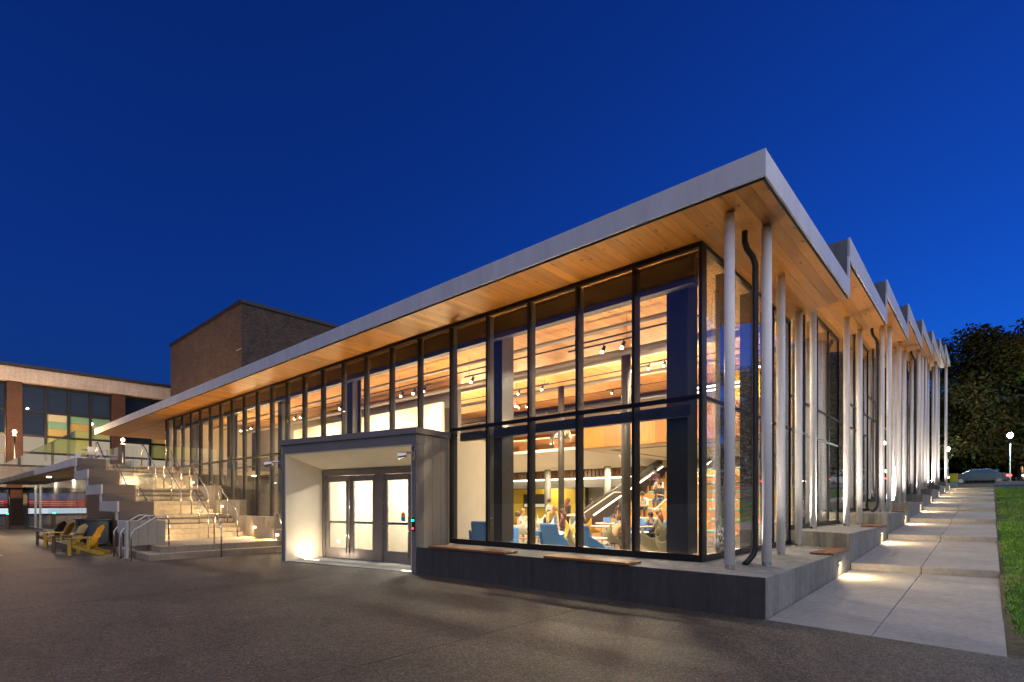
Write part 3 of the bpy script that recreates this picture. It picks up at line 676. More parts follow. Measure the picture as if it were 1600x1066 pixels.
# glazed wall below the deck
uw = thing('lower_glass_wall', 'frameless glass wall standing below the raised deck', 'glass wall')
for i in range(21):
    xa = -27.3 - i * 1.0
    MB().box(xa - .99, xa, -2.02, -2.0, -.25, 2.9).build('pane', 'guard', uw)
MB().box(-48.3, -27.3, -2.06, -1.96, -.3, -.12).build('floor_track', 'stain', uw)
for x in (-45.5, -43.4): MB().box(x - .03, x + .03, -2.07, -1.97, -.25, 2.7).build('door_post', 'stain', uw)
bk = thing('slatted_wall', 'brown timber slat wall behind the glass under the deck', 'wall')
MB().box(-46.2, -27.4, -1.22, -1.1, -.3, 2.9).build('backing', 'brownslat', bk)
for i in range(62):
    x = -27.5 - i * .3
    MB().box(x - .22, x, -1.30 - (i % 3) * .02, -1.22, -.25, 2.1).build('slat', 'brownslat', bk)
MB().box(-46.2, -27.4, -1.32, -1.22, 2.1, 2.9).build('head_band', 'bandgrey', bk)
for x in (-25, -31, -37, -43): area('under_deck_fill', (x, -1.5, 2.84), (0, .1, -1), .4, 40, WARM, sy=.15)  # fill lamps added under the deck to brighten the area below

us = [(-18.75, -.25), (-18.75, .2), (-20.2, .95), (-21.5, .98), (-23.2, 1.95), (-24.8, 2.0), (-26.5, 2.9), (-27.3, 2.9), (-27.3, -.25)]
MB().slabpoly(us, 1, YS0 + .02, YS0 + .08).build('side_wall', 'brownslat', st)
# recessed glazed wall of the deck lounge
lg = thing('lounge_doors', 'dark framed glazed doors of the lounge at top of stair', 'doors')
a = Vector((-29.15, 1.25, 3.2)); b = Vector((-38.6, 4.3, 3.2)); dd = (b - a); L = dd.length; lg.location = a; lg.rotation_euler = (0, 0, math.atan2(dd.y, dd.x))
MB().box(0, L, -.06, .06, 2.2, 2.51).build('head_beam', 'portal', lg)
n = 7
for i in range(n + 1): MB().box(L * i / n - .05, L * i / n + .05, -.05, .05, 0, 2.2).build('post', 'mull', lg)
for i in range(n): MB().box(L * i / n + .05, L * (i + 1) / n - .05, -.01, .01, .02, 2.2).build('pane', 'glass', lg); MB().box(L * i / n + .05, L * (i + 1) / n - .05, -.03, .03, 1.0, 1.06).build('rail', 'mull', lg)
MB().box(-37.5, -30, 5.3, 5.5, 3.2, 5.7).build('lounge_wall', 'brownslat', pav)
MB().box(-35.2, -31.5, 5.2, 5.29, 3.7, 4.6).build('menu_board', 'yellow', pav)

# ================================================================== INTERIOR
FZ = -.04
MB().box(-29.3, GX - .06, GY + .1, 25.9, -.3, FZ).build('interior_floor', 'floor', pav)
MB().box(-7.3, GX - .02, GY + .02, GY + .28, FZ, .55).build('sill_wall', 'plaster', pav)
for k in range(1, 5): MB().box(GX - .3, GX - .06, YB[k] + .7, YB[k + 1] + .7, FZ, PT[k] + .005).build('sill_wall', 'plaster', pav)
MB().box(GX - .3, GX - .06, GY + .3, YB[1] + .7, FZ, PT[0] + .005).build('sill_wall', 'plaster', pav)
for i in range(9): MB().box(-13.0 - i * 1.2, -13.0 - i * 1.2 + 1.19, 4.7, 4.8, FZ, 4.95).build('partition_panel', 'cream', pav)
MB().box(-29, -12, 5.6, 5.75, FZ, 5.7).build('rear_wall', 'greywall', pav)
MB().box(-29.3, GX - .4, 25.8, 26.0, -.3, SO[4]).build('rear_wall', 'cream', pav)
MB().box(-29.5, -29.35, GY + .2, YB[1], 3.2, 5.7).build('end_wall', 'cream', pav)
for k in range(1, 5): MB().box(-29.5, -29.35, YB[k] + .3, YB[k + 1] + .3, 0, SO[k] + .04).build('end_wall', 'cream', pav)
MB().box(-29, -12.2, 22.0, 22.2, FZ, 3.6).build('rear_wall', 'greywall', pav)
MB().box(-24.5, -17.5, 21.85, 21.95, .02, 2.45).build('feature_wall', 'yellow', pav)
MB().m(0).box(-22.8, -20.6, 21.72, 21.84, 1.15, 2.1).m(1).box(-22.7, -20.7, 21.71, 21.72, 1.2, 1.42).build('wall_screen', ['black', 'lit_room'], pav)
for x in (-24.6, -17.4, -15.2): MB().box(x - .06, x + .06, 21.6, 21.84, FZ, 2.6).build('door_post', 'steel', pav)
for i in range(64): MB().box(-29 + i * .27, -29 + i * .27 + .21, 19.9, 20.0, 3.05, 3.58).build('slat', 'brownslat', pav)
MB().box(-29, -11.8, 20.0, 22.0, 2.98, 3.05).build('bulkhead', 'plaster', pav)
MB().box(-29, -11.8, 19.93, 19.99, 2.95, 3.01).build('light_strip', 'led', pav)
MB().box(-29, -11.8, 20.05, 20.15, 2.45, 2.97).build('fascia_beam', 'greywall', pav)
for x in (-22.6, -18.3, -14.0): MB().tube([(x, 18.8, FZ), (x, 18.8, 3.6)], .2, 16).build('round_column', 'greywall', pav, smooth=True)
mz = MB().slabpoly([(16.0, 4.34), (16.0, 4.2), (17.0, 3.55), (25.7, 3.55), (25.7, 4.42), (16.0, 4.42)], 0, -29, -11.9).build('mezzanine', 'plaster', pav)
MB().box(-29, -11.9, 15.9, 16.0, 4.3, 4.46).build('edge_trim', 'creamtrim', mz)
MB().box(-29, -9, 23.5, 23.6, 4.42, SO[3]).build('upper_wall', 'cream', pav)
MB().box(-26, -16, 23.35, 23.5, 5.2, 6.5).build('upper_panel', 'panelwood', pav)
ob = MB().box(-11.1, GX - .5, 12.0, 12.12, 3.84, 5.12).build('veneer_balcony', 'panelwood', pav)
for i in range(8): MB().box(-11.09 + i * 1.155, -11.09 + i * 1.155 + 1.147, 11.985, 11.999, 3.85, 5.11).build('veneer_panel', 'panelwood', ob)
MB().box(-11.1, GX - .5, 12.121, 22, 3.82, 4.2).build('balcony_soffit', 'plaster', pav)
MB().box(-11.12, -11.101, 12.0, 22, 3.80, 4.45).build('balcony_side', 'plaster', pav)
MB().box(-10.3, -4, 13.0, 13.3, 3.806, 3.821).build('ceiling_slot', 'greywall', pav); MB().box(-10.3, -10.1, 13.3, 20, 3.806, 3.821).build('ceiling_slot', 'greywall', pav)
MB().box(-6.6, -4.4, 15.5, 15.6, 4.2, 7.0).build('upper_screen', 'yellow', pav)
TRZ = [FZ + .40 * (i + 1) for i in range(8)]
for i in range(8):
    y0 = 12.6 + i * 1.0
    s_ = MB().box(-10.9, -3.0, y0, 20.8, TRZ[i] - .40, TRZ[i]).build('tribune_step', 'ochre', pav)
    for j in range(4):
        xa = -10.4 + j * 1.9 + (i % 2) * .45
        MB().box(xa, xa + 1.55, y0 + .08, y0 + .55, TRZ[i], TRZ[i] + .11).build('cushion', 'teal', s_, bev=.03)
MB().slabpoly([(12.2, FZ), (12.2, 1.05), (20.2, 4.0), (20.2, 2.9)], 0, -11.5, -11.35).build('stair_parapet', 'steel', pav)
MB().tube([(-11.3, 11.4, 1.0), (-11.3, 12.4, 1.02), (-11.3, 15.0, 2.0), (-11.3, 16.0, 2.02), (-11.3, 20, 3.6)], .03, 8).build('stair_rail', 'creamtrim', pav)
MB().tube([(-11.0, 12.8, .95), (-11.0, 19.5, 3.45)], .03, 8).build('lit_rail', 'led', pav)
MB().tube([(-8.2, 13, 1.2), (-8.2, 19.5, 3.75)], .025, 8).build('stair_rail', 'creamtrim', pav)
for (x, y) in ((-5.3, 5.7), (-11.6, 11.2), (-15.0, 11.2), (-21, 11.2)):
    k = 0 if y < 5.8 else (1 if y < 11 else 2)
    MB().tube([(x, y, FZ), (x, y, SO[k])], .13, 16).build('round_column', 'fin', pav, smooth=True)
# strips added to fill the ceiling with light: mid beam, lobby roof, balcony, mezzanine
for (x, y, z, lx, p_) in ((-4.4, 1.78, 3.22, 4.6, 75), (-14.6, 2.7, 2.7, 3.0, 60), (-19.5, 2.7, 2.7, 4.0, 70), (-25, 3.6, 3.3, 4.0, 100), (-6.5, 12.6, 5.0, 7.0, 150), (-16, 17.4, 4.9, 6.0, 140), (-23, 17.4, 4.9, 6.0, 140), (-17, 9.5, 3.4, 6, 140), (-6, 19, 4.6, 6, 120), (-6.2, 8.4, 4.9, 6, 150), (-13.2, 8.4, 4.9, 6, 150)):
    MB().box(x - lx / 2, x + lx / 2, y - .05, y + .05, z - .06, z - .01).build('ceiling_fill_trough', 'steel', pav)
    area('ceiling_fill', (x, y, z), (0, .0 if y < 3 else -.12, 1), lx, p_, (1, .655, .33), sy=.06)
area('lobby_roof_fill', (-10.0, 2.9, 3.35), (.0, -.1, 1), 3.0, 60, (1, .66, .33), sy=.1)  # added fill above the lobby roof, without a fixture
# services under the ceiling
for (y, dz, r, m_) in ((3.0, .34, .05, 'duct'), (3.7, .28, .02, 'black'), (4.6, .42, .08, 'duct')):
    MB().tube([(-28.5, y, SO[0] - dz), (-2.3, y, SO[0] - dz)], r, 10).build('ceiling_pipe', m_, pav, smooth=True)
for (y, k, dz, r) in ((7.6, 1, .4, .10), (9.4, 1, .3, .02), (12.6, 2, .45, .1)):
    MB().tube([(-26, y, SO[k] - dz), (-2.3, y, SO[k] - dz)], r, 10).build('ceiling_pipe', 'duct' if r > .05 else 'black', pav, smooth=True)
# track lights: dark heads on tracks, each lit
tl = 0
TRK = [(-4.6, 3.3, 0, 'nearest the glass corner'), (-8.4, 3.4, 0, 'over the entrance lobby, right side'), (-11.6, 3.3, 0, 'over the entrance lobby, left side'), (-15.2, 3.2, 0, 'before the cream partition, right half'), (-19.4, 3.2, 0, 'before the cream partition, left half'), (-24.2, 3.2, 0, 'above the stair landing'),
       (-6.0, 8.2, 1, 'in front of the orange balcony'), (-11.0, 8.4, 1, 'above the round column'), (-16.4, 8.4, 1, 'deep behind the partition'), (-10.2, 14.0, 2, 'above the mezzanine edge'), (-16.5, 14.0, 2, 'far above the mezzanine counter'), (-4.8, 13.5, 2, 'above the wooden tribune')]
for (x, y, k, where) in TRK:
    z = SO[k] - .55
    t = thing('track_light', 'black ceiling track with lit spot heads ' + where, 'track light', (x, y, z), group='ceiling track lights')
    MB().box(-.9, .9, -.018, .018, -.015, .015).build('track', 'black', t)
    for s in (-.7, .7): MB().tube([(s, 0, 0), (s, 0, .55)], .006, 6).build('hanger', 'black', t)
    for hx in (-.55, .1, .62):
        h = MB().m(0).tube([(hx, 0, -.02), (hx, -.02, -.08)], .012, 6).tube([(hx, .03, -.06), (hx, -.07, -.20)], [.035, .05], 10).m(1).ball((hx, -.075, -.205), .036).build('spot_head', ['black', 'spot'], t)
    PW = {0: 70, 1: 110, 2: 140}[k]
    area('track_lamp', (0, 0, -.24), (0, .25, -1), .35, PW * 1.15, WARM, sy=.12, parent=t)
# recessed lamps under mezzanine and balcony
for (x, y, z, p_) in ((-17, 18.2, 3.52, 60), (-13.2, 18.2, 3.52, 50), (-23, 18.2, 3.52, 60), (-20, 21.0, 2.94, 40), (-9.3, 14.5, 3.78, 70), (-5.5, 14.5, 3.78, 70), (-8, 18.5, 3.78, 70), (-10, 9.5, 6.2, 110), (-6, 9.3, 6.2, 110), (-4, 6.6, 6.2, 80)):
    area('recessed_lamp', (x, y, z), (0, 0, -1), .9, p_, WARM, sy=.2)
# loop shaped linear pendant near the side wall
lp = thing('loop_pendant', 'glowing rounded loop pendant seen through the side glass', 'pendant lamp', (-3.0, 6.6, 4.5))
pts = [(-1.0, -.25, 0), (.6, -.25, 0)] + [(.6 + .25 * math.sin(a), -.25 * math.cos(a), 0) for a in np.linspace(.3, math.pi - .3, 7)] + [(.6, .25, 0), (-1.0, .25, 0)]
MB().tube(pts, .022, 8).build('light_tube', emit('loop_light', (1, .86, .62), 14), lp)
for p in ((-.8, -.25), (.5, .25)): MB().tube([(p[0], p[1], 0), (p[0], p[1], 1.9)], .004, 5).build('wire', 'black', lp)
rp = thing('red_pendant', 'small red pendant lamp above the entrance roof', 'pendant lamp', (-8.35, 4.6, 4.35))
MB().tube([(0, 0, .02), (0, 0, .12), (0, 0, .2)], [.09, .07, .02], 12).build('shade', mat('red_shade', (.55, .05, .05), .4), rp); MB().tube([(0, 0, .2), (0, 0, 1.3)], .004, 5).build('wire', 'black', rp); MB().ball((0, 0, .04), .05).build('bulb', 'lamp_warm', rp)


# ================================================================== BACKGROUND BUILDINGS
bt = thing('brick_tower', 'windowless dark brick block rising behind the pavilion roof', 'building', (-38, 8.3, 0))
MB().box(-16.2, 0, 0, 26, -.5, 15.9).build('wall', 'brickdark', bt)
MB().box(-16.3, .1, -.1, 26.1, 15.9, 16.15).build('coping', 'roofdark', bt)
for x0 in (-8.6,): MB().box(-.9, 0.02, -.02, -.001, 12.6, 12.66).build('string_course', 'stone', bt)
ob_ = thing('brick_hall', 'older brick and stone hall with tall dark framed windows behind the deck', 'building', (-56, 0, 0))
MB().box(-14, -.6, -24, 24, -.5, 12.4).build('wall', 'greywall', ob_)
MB().box(-14.1, .35, -24, 24, 11.2, 12.35).build('cornice', 'stone', ob_, bev=.03)
MB().box(-14.2, .45, -24.1, 24.1, 12.35, 12.62).build('coping', 'roofdark', ob_)
MB().box(-.6, .1, -24, 24, 2.75, 4.4).build('floor_band', 'bandgrey', ob_)
panel_cols = {'mint_pane': (.16, .36, .25), 'gold_pane': (.42, .33, .10), 'lime_pane': (.30, .38, .14), 'pale_pane': (.44, .48, .34)}
for n_, c_ in panel_cols.items(): M[n_] = mat(n_, c_, .5, 0, .05)
M['reflect_pane'] = mat('dark_window_glass', (.010, .022, .055), .03, 0, .1, 2, spec=.3)
M['lit_pane'] = emit('lit_window', (1, .80, .58), .42)
piers = [-11.2, -2.13, 4.72, 13.8]
for y in piers: MB().box(-.58, .2, y - .46, y + .46, 2.7, 11.2).build('brick_pier', 'brickred', ob_)
for a_, b_ in zip(piers[:-1], piers[1:]):
    ya, yb = a_ + .46, b_ - .46; nn = 4; w_ = (yb - ya) / nn
    fr_ = MB()
    for i in range(nn + 1): fr_.box(-.56, -.3, ya + i * w_ - .09, ya + i * w_ + .09, 4.4, 11.2)
    for zz in (4.5, 5.6, 7.0, 9.0, 11.1): fr_.box(-.55, -.32, ya, yb, zz - .09, zz + .09)
    wf = fr_.build('window_frame', 'mull', ob_); wf['kind'] = 'stuff'
    for i in range(nn):
        for (z0_, z1_, kind) in ((4.5, 5.6, 'lit_pane'), (5.6, 7.0, 'lit_pane'), (7.0, 9.0, 'col'), (9.0, 11.1, 'reflect_pane')):
            p0, p1 = ya + i * w_ + .09, ya + (i + 1) * w_ - .09
            if kind == 'col':
                if a_ < -5 or i == 0: MB().box(-.48, -.46, p0, p1, z0_ + .09, z1_ - .09).build('pane', 'reflect_pane', wf); continue
                cs = [['gold_pane', 'mint_pane', 'pale_pane'], ['gold_pane', 'mint_pane', 'pale_pane'], ['lime_pane', 'gold_pane', 'mint_pane'], ['lime_pane', 'pale_pane', 'mint_pane']][i]
                hh_ = (z1_ - z0_ - .18) / 3
                for j in range(3): MB().box(-.48, -.46, p0, p1, z0_ + .09 + j * hh_ + .015, z0_ + .09 + (j + 1) * hh_ - .015).build('coloured_pane', cs[j], wf)
            elif kind == 'lit_pane' and z0_ > 5 and i in (1, 2): MB().box(-.48, -.46, p0, p1, z0_ + .09, z1_ - .09).build('pane', 'lime_pane', wf)
            else: MB().box(-.48, -.46, p0, p1, z0_ + .09, z1_ - .09).build('pane', kind, wf)
for (y_, z_) in ((-1.3, 9.2), (-1.65, 8.7), (2.9, 8.4), (6.4, 8.9), (-3.2, 9.4)):
    MB().tube([(-.44, y_, z_), (-.42, y_, z_)], .07, 10).build('lit_ceiling_lamp', 'lamp_warm', ob_)
# ground floor windows with blue, red and white bands
M['blue_band'] = mat('blue_banner', (.05, .10, .30), .5); M['red_band'] = mat('red_banner', (.35, .04, .05), .5)
M['white_glow'] = emit('lit_band', (.72, .9, 1), .9); M['pink_glow'] = emit('lit_pink_band', (1, .72, .72), .6)
for (y0_, y1_, g_) in ((-6.6, -2.4, 'white_glow'), (-1.3, 2.6, 'pink_glow'), (4, 7.4, 'pink_glow')):
    w1 = MB().box(-.62, -.5, y0_, y1_, .5, 2.5).build('ground_window', 'reflect_pane', ob_)
    MB().box(-.5, -.48, y0_ + .1, y1_ - .1, 1.75, 2.3).build('blue_banner', 'blue_band', w1); MB().box(-.5, -.48, y0_ + .1, y1_ - .1, 1.15, 1.72).build('red_banner', 'red_band', w1)
    for zz in (1.3, 1.45, 1.6): MB().box(-.478, -.47, y0_ + .8, y1_ - .3, zz - .02, zz + .025).build('white_stripe', 'creamslat', w1)
    MB().box(-.5, -.47, y0_ + .05, y1_ - .05, .6, 1.05).build('lit_band', g_, w1)
for y in (-7, -2, 3, 8): MB().box(-.59, .0, y - .35, y + .35, -.5, 2.75).build('brick_pier', 'brickred', ob_)

# ================================================================== LAMPS
def lamp_post(label, loc, h, head, power, col, m_):
    t = thing('street_lamp', label, 'street lamp', loc, group='street lamps')
    MB().tube([(0, 0, 0), (0, 0, .5), (0, 0, .52), (0, 0, h - .35)], [.09, .09, .055, .05], 12).build('post', 'black', t, smooth=True)
    MB().tube([(0, 0, h - .36), (0, 0, h - .3), (0, 0, h - .22)], [.05, .16, .05], 14).build('collar', 'black', t)
    MB().ball((0, 0, h), head, (1, 1, 1.2), 14, 9).build('lantern', m_, t, smooth=True)
    MB().tube([(0, 0, h + head * 1.1), (0, 0, h + head * 1.25), (0, 0, h + head * 1.7)], [.5 * head, .5 * head, .02], 12).build('cap', 'black', t)
    point('lantern_light', (0, 0, h), power, col, head * 1.25, parent=t)
lamp_post('cool white globe lamp on dark post beside the far road', (3.4, 57.5, 3.0), 4.5, .20, 2600, (.75, 1, .88), 'lamp_cool')
lamp_post('distant cool lamp seen beside the last white column', (-1.15, 63.0, 3.2), 3.8, .16, 900, (.75, .95, 1), 'lamp_cool')
lamp_post('warm lamp on thin post before the left brick pier', (-50.5, -2.6, 3.2), 3.45, .11, 2600, (1, .58, .26), 'lamp_warm')
lamp_post('warm lamp standing near the roof tip at deck edge', (-42.6, 2.2, 3.2), 2.65, .10, 1500, (1, .58, .26), 'lamp_warm')
lamp_post('small warm lamp before the far white house', (5.2, 76, 3.3), 2.3, .14, 120, (1, .7, .4), 'lamp_warm')

# ================================================================== TREES
def leafmat(name, cs):
    m, nt, p = base(name); g = node(nt, 'ShaderNodeNewGeometry'); c = ramp(nt, g.outputs['Random Per Island'], [(i / (len(cs) - 1), c_) for i, c_ in enumerate(cs)])
    tc = node(nt, 'ShaderNodeTexCoord'); n_ = noise(nt, tc.outputs['Object'], .35, 3)
    c = mixc(nt, 1., c, ramp(nt, n_, [(.3, (.7, .8, .7)), (.7, (1.5, 1.1, .9))]), 'MULTIPLY')
    nt.links.new(c, p.inputs['Base Color']); p.inputs['Roughness'].default_value = .9; p.inputs['Specular IOR Level'].default_value = .06; return m
M['leaf_green'] = leafmat('green_leaves', [(.012, .028, .005), (.022, .046, .007), (.04, .06, .009), (.018, .032, .007)])
M['leaf_rust'] = leafmat('russet_leaves', [(.016, .026, .008), (.028, .026, .009), (.045, .026, .010), (.014, .032, .008)])
def tree(label, loc, h, rad, n_leaf, leaf, seed, lsz=.30, low=.18):
    r = np.random.default_rng(seed); t = thing('broadleaf_tree', label, 'tree', loc, group='trees')
    tr = MB(); tr.tube([(0, 0, -.3), (.05, 0, h * .1), (.1, .1, h * .3), (-.1, .1, h * .55), (.1, 0, h * .8)], [h * .03, h * .024, h * .019, h * .011, h * .004], 10)
    tips = []
    for i in range(26):
        z0_ = h * r.uniform(.14, .72); a_ = r.uniform(0, 6.28); ln = rad * r.uniform(.5, 1.0) * (1.1 - .5 * abs(z0_ / h - .45)); up_ = ln * r.uniform(.15, .75)
        p0 = Vector((0, 0, z0_)); p1 = p0 + Vector((math.cos(a_) * ln * .5, math.sin(a_) * ln * .5, up_ * .35)); p2 = p0 + Vector((math.cos(a_ + .2) * ln, math.sin(a_ + .2) * ln, up_))
        tr.tube([p0, p1, p2], [h * .009, h * .005, h * .0015], 6, False); tips += [p1, (p1 + p2) / 2, p2]
    for i in range(10): tips.append(Vector((r.normal(0, rad * .25), r.normal(0, rad * .25), h * r.uniform(.75, .93))))
    tr.build('trunk', 'bark', t, smooth=True)
    tips = np.array([tuple(p) for p in tips]); tips = np.concatenate([tips, tips + r.normal(0, rad * .16, tips.shape)]); n_leaf = int(n_leaf * 3.0); cl = r.integers(0, len(tips), n_leaf); sz = r.uniform(.7, 1.5, len(tips)) * rad * .2
    d = r.normal(0, 1, (n_leaf, 3)); d /= np.linalg.norm(d, axis=1)[:, None]; rr = r.random(n_leaf) ** .45
    c = tips[cl] + d * (rr * sz[cl])[:, None] * np.array([1.15, 1.15, .75]); c[:, 2] = np.maximum(c[:, 2], h * low * r.uniform(.7, 1.3, n_leaf))
    a1 = r.normal(0, 1, (n_leaf, 3)); a1 /= np.linalg.norm(a1, axis=1)[:, None]; a2 = np.cross(a1, r.normal(0, 1, (n_leaf, 3))); a2 /= np.linalg.norm(a2, axis=1)[:, None]
    s_ = (lsz * .82 * r.uniform(.5, 1.2, n_leaf))[:, None]
    Vq = np.stack([c - a1 * s_ * .6, c + a2 * s_ * .32, c + a1 * s_ * .6, c - a2 * s_ * .32], 1)
    link('crown', tri_mesh('crown', Vq, [leaf]), t)
tree('tallest dark russet tree rising behind the far end of the pavilion', (5.2, 68, 3.2), 17.0, 9.0, 24000, 'leaf_rust', 11, .42)
tree('broad green tree beside the cool lamp at right edge', (13.5, 70, 3.2), 18.5, 9, 18000, 'leaf_green', 12, .42)
tree('dark green tree half hidden by the last columns', (-3.0, 78, 3.2), 12.5, 7, 14000, 'leaf_green', 13, .42)
tree('low bushy green tree right behind the road cars', (4.5, 76, 3.2), 11, 7, 8000, 'leaf_green', 14, .42, .08)
tree('far russet tree beyond the lamp at right edge', (17, 78, 3.2), 19, 9, 10000, 'leaf_rust', 15, .45)
for i, (x, y, h, w_) in enumerate(((19, 16, 10, 'nearest the plaza'), (20.5, 28, 11, 'middle of the row'), (19.5, 40, 11, 'nearest the road'))):
    tree('leafy tree across the lawn mirrored in the side glass, ' + w_, (x, y, hill(y)), h, 5, 6000, 'leaf_green', 20 + i, .42)
# hedge line far behind
hv = []
r = np.random.default_rng(5); n = 9000
c = np.stack([r.uniform(-40, 70, n), r.uniform(80, 86, n), 3.2 + r.random(n) ** 1.5 * 7.5], 1)
a1 = r.normal(0, 1, (n, 3)); a1 /= np.linalg.norm(a1, axis=1)[:, None]; a2 = np.cross(a1, r.normal(0, 1, (n, 3))); a2 /= np.linalg.norm(a2, axis=1)[:, None]
s_ = r.uniform(.5, 1.1, n)[:, None]
tag(link('hedgerow', tri_mesh('hedgerow', np.stack([c - a1 * s_, c + a2 * s_ * .6, c + a1 * s_, c - a2 * s_ * .6], 1), ['leaf_green'])), 'dark mass of far trees and hedges beyond the road', 'trees', kind='stuff')

# ================================================================== ROAD THINGS
def car(label, loc, rz, mt):
    t = thing('car', label, 'car', loc, rz, group='cars on the far road')
    b = MB(); prof = [(-2.2, .35), (-2.25, .75), (-2.1, .95), (-1.25, 1.02), (-.65, 1.42), (.75, 1.45), (1.5, 1.05), (2.15, .95), (2.25, .7), (2.2, .35)]
    b.slabpoly(prof, 1, -.86, .86).build('body', mt, t, bev=.03)
    MB().slabpoly([(-1.12, 1.03), (-.62, 1.37), (.70, 1.40), (1.32, 1.05)], 1, -.868, .868).build('windows', 'reflect_pane', t)
    for x in (-1.4, 1.4):
        for y in (-.8, .8):
            wl = MB().tube([(x, y - .1, .32), (x, y + .1, .32)], .32, 18).build('wheel', 'black', t); MB().tube([(x, y - .105, .32), (x, y + .105, .32)], .19, 12).build('rim', 'stain', wl)
    for y in (-.65, .65):
        MB().box(1.9, 2.27, y - .2 if y > 0 else y - .235, y + .235 if y > 0 else y + .2, .70, .86).build('tail_light', 'tail', t); MB().box(-2.27, -2.2, y - .16, y + .16, .66, .78).build('headlight', 'head', t)
carp = [mat('car_paint_silver', (.55, .55, .57), .25, .2), mat('car_paint_red', (.30, .02, .02), .25, .2), mat('car_paint_dark', (.03, .035, .05), .25, .3)]
car('dark car passing nearest the yellow bin on the far road', (1.2, 61.5, 3.3), R(8), carp[2]); car('silver car passing behind the cool lamp post', (6.6, 60.5, 3.3), R(4), carp[0]); car('dark car at the far right of the road', (13.5, 61.8, 3.3), R(8), carp[2])
bn = thing('yellow_bin', 'yellow and teal litter bin at the top of the walkway', 'bin', (-.05, 47.2, 2.72))
MB().box(-.22, .22, -.22, .22, 0, .45).build('base', 'teal', bn, bev=.02); MB().box(-.24, .24, -.24, .24, .451, .98).build('body', mat('lime_yellow', (.70, .62, .02), .5), bn, bev=.02); MB().box(-.28, .28, -.28, .28, .98, 1.06).build('lid', mat('lid_yellow', (.75, .66, .03), .5), bn, bev=.02)
fe = thing('road_fence', 'low dark picket fence along the far side of the road', 'fence', (0, 71.5, 3.3))
for i in range(90): MB().box(-12 + i * .35, -12 + i * .35 + .06, 0, .05, 0, .95).build('picket', 'mull', fe)
for zz in (.25, .8): MB().box(-12, 19.4, .05, .09, zz, zz + .06).build('rail', 'mull', fe)
hs = thing('far_house', 'small white porch house at the right edge beyond the road', 'house', (8.4, 79, 3.3))
MB().box(0, 8, 0, 6, 0, 3.2).build('wall', 'greywall', hs); MB().slabpoly([(-.4, 3.2), (8.4, 3.2), (4, 5.4)], 1, -.4, 6.4).build('roof', 'roofdark', hs)
for x in (.1, 2.5, 5): MB().box(x, x + .16, -1.2, -1.04, 0, 2.6).build('porch_post', 'white', hs)
MB().box(-.2, 8, -1.25, -.02, 2.6, 2.8).build('porch_roof', 'white', hs); MB().box(.1, 5.2, -1.2, -1.1, .8, .9).build('porch_rail', 'white', hs)
w1 = MB().box(1, 2.2, -.03, -.001, .9, 2.2).build('window', 'lit_pane', hs)

# ================================================================== PLAZA THINGS
def adirondack(label, loc, rz, main, slat):
    t = thing('adirondack_chair', label, 'chair', loc, rz, group='adirondack chairs before the glass wall'); t.scale = (.93, .93, .93)
    # faces -y
    for s in (-.30, .30):
        MB().box(s - .018, s + .018, -.42, -.32, 0, .56).build('front_leg', main, t, bev=.005)
        MB().slabpoly([(-.40, .30), (-.40, .40), (.55, .10), (.55, .0), (.42, .0)], 0, s * .86 - .015, s * .86 + .015).build('side_rail', main, t, bev=.004)
        MB().box(s - .075, s + .075, -.50, .24, .56, .585).build('armrest', main, t, bev=.01)
        MB().box(s - .015, s + .015, .10, .18, .16, .56).build('arm_post', main, t)
    for i in range(5):
        y = -.42 + i * .105; z = .41 - i * .034
        MB().box(-.30, .30, y, y + .09, z, z + .02).build('seat_slat', main if i == 0 else slat, t, bev=.004)
    for i in range(6):
        x = -.27 + i * .092; top = 1.0 - abs(i - 2.5) * .035
        mb = MB(); zt, zb = top, .25
        mb.slabpoly([(.06, zb), (.085, zb), (.085 + (zt - zb) * .48, zt), (.06 + (zt - zb) * .48, zt)], 0, x, x + .082); mb.build('back_slat', slat, t, bev=.004)
    MB().box(-.29, .29, .24, .27, .60, .66).build('back_rail', main, t)
adirondack('brown adirondack chair at the left end of the row', (-25.3, -3.75, -.138), R(-36), 'brownchair', 'brownchair')
adirondack('yellow adirondack chair second from the left', (-23.5, -3.75, -.128), R(-30), 'rubberyellow', 'rubberyellow')
adirondack('brown adirondack chair with cream back slats', (-20.4, -3.9, -.111), R(-36), 'brownchair', 'creamslat')
adirondack('yellow adirondack chair nearest the stair rails', (-18.5, -3.8, -.1), R(-30), 'rubberyellow', 'rubberyellow')
def wheelie(label, loc, m_):
    t = thing('wheeled_bin', label, 'bin', loc, group='bins under the deck')
    MB().prism([(-.26, -.3), (.26, -.3), (.26, .3), (-.26, .3)], 0.05, .95).build('body', m_, t, bev=.03); MB().box(-.3, .3, -.34, .34, .951, 1.02).build('lid', m_, t, bev=.02)
    for s in (-.27, .27): MB().tube([(s - .03, .25, .09), (s + .03, .25, .09)], .09, 12).build('wheel', 'black', t)
    MB().tube([(-.22, .36, .98), (.22, .36, .98)], .02, 8).build('handle', 'stain', t)
wheelie('black wheeled bin behind the chairs, left one', (-25.0, -2.75, -.135), 'black'); wheelie('black wheeled bin behind the chairs, right one', (-24.1, -2.75, -.13), 'black')
wheelie('dark blue wheeled bin beside the black bins', (-22.9, -2.75, -.125), mat('navy_plastic', (.03, .06, .10), .5))
bo = thing('bollard', 'dark cylindrical bollard with green light at plaza edge', 'bollard', (-47.5, -3.2, -.26))
MB().tube([(0, 0, 0), (0, 0, .95), (0, 0, 1.0)], [.12, .12, .10], 14).build('post', 'brownchair', bo); MB().ball((0, -.02, 1.0), .06).build('light', 'green_led', bo)
pt = thing('paving_plate', 'pale rectangular cover plate set in the plaza', 'cover plate', (-20.5, -5.9, -.1105))
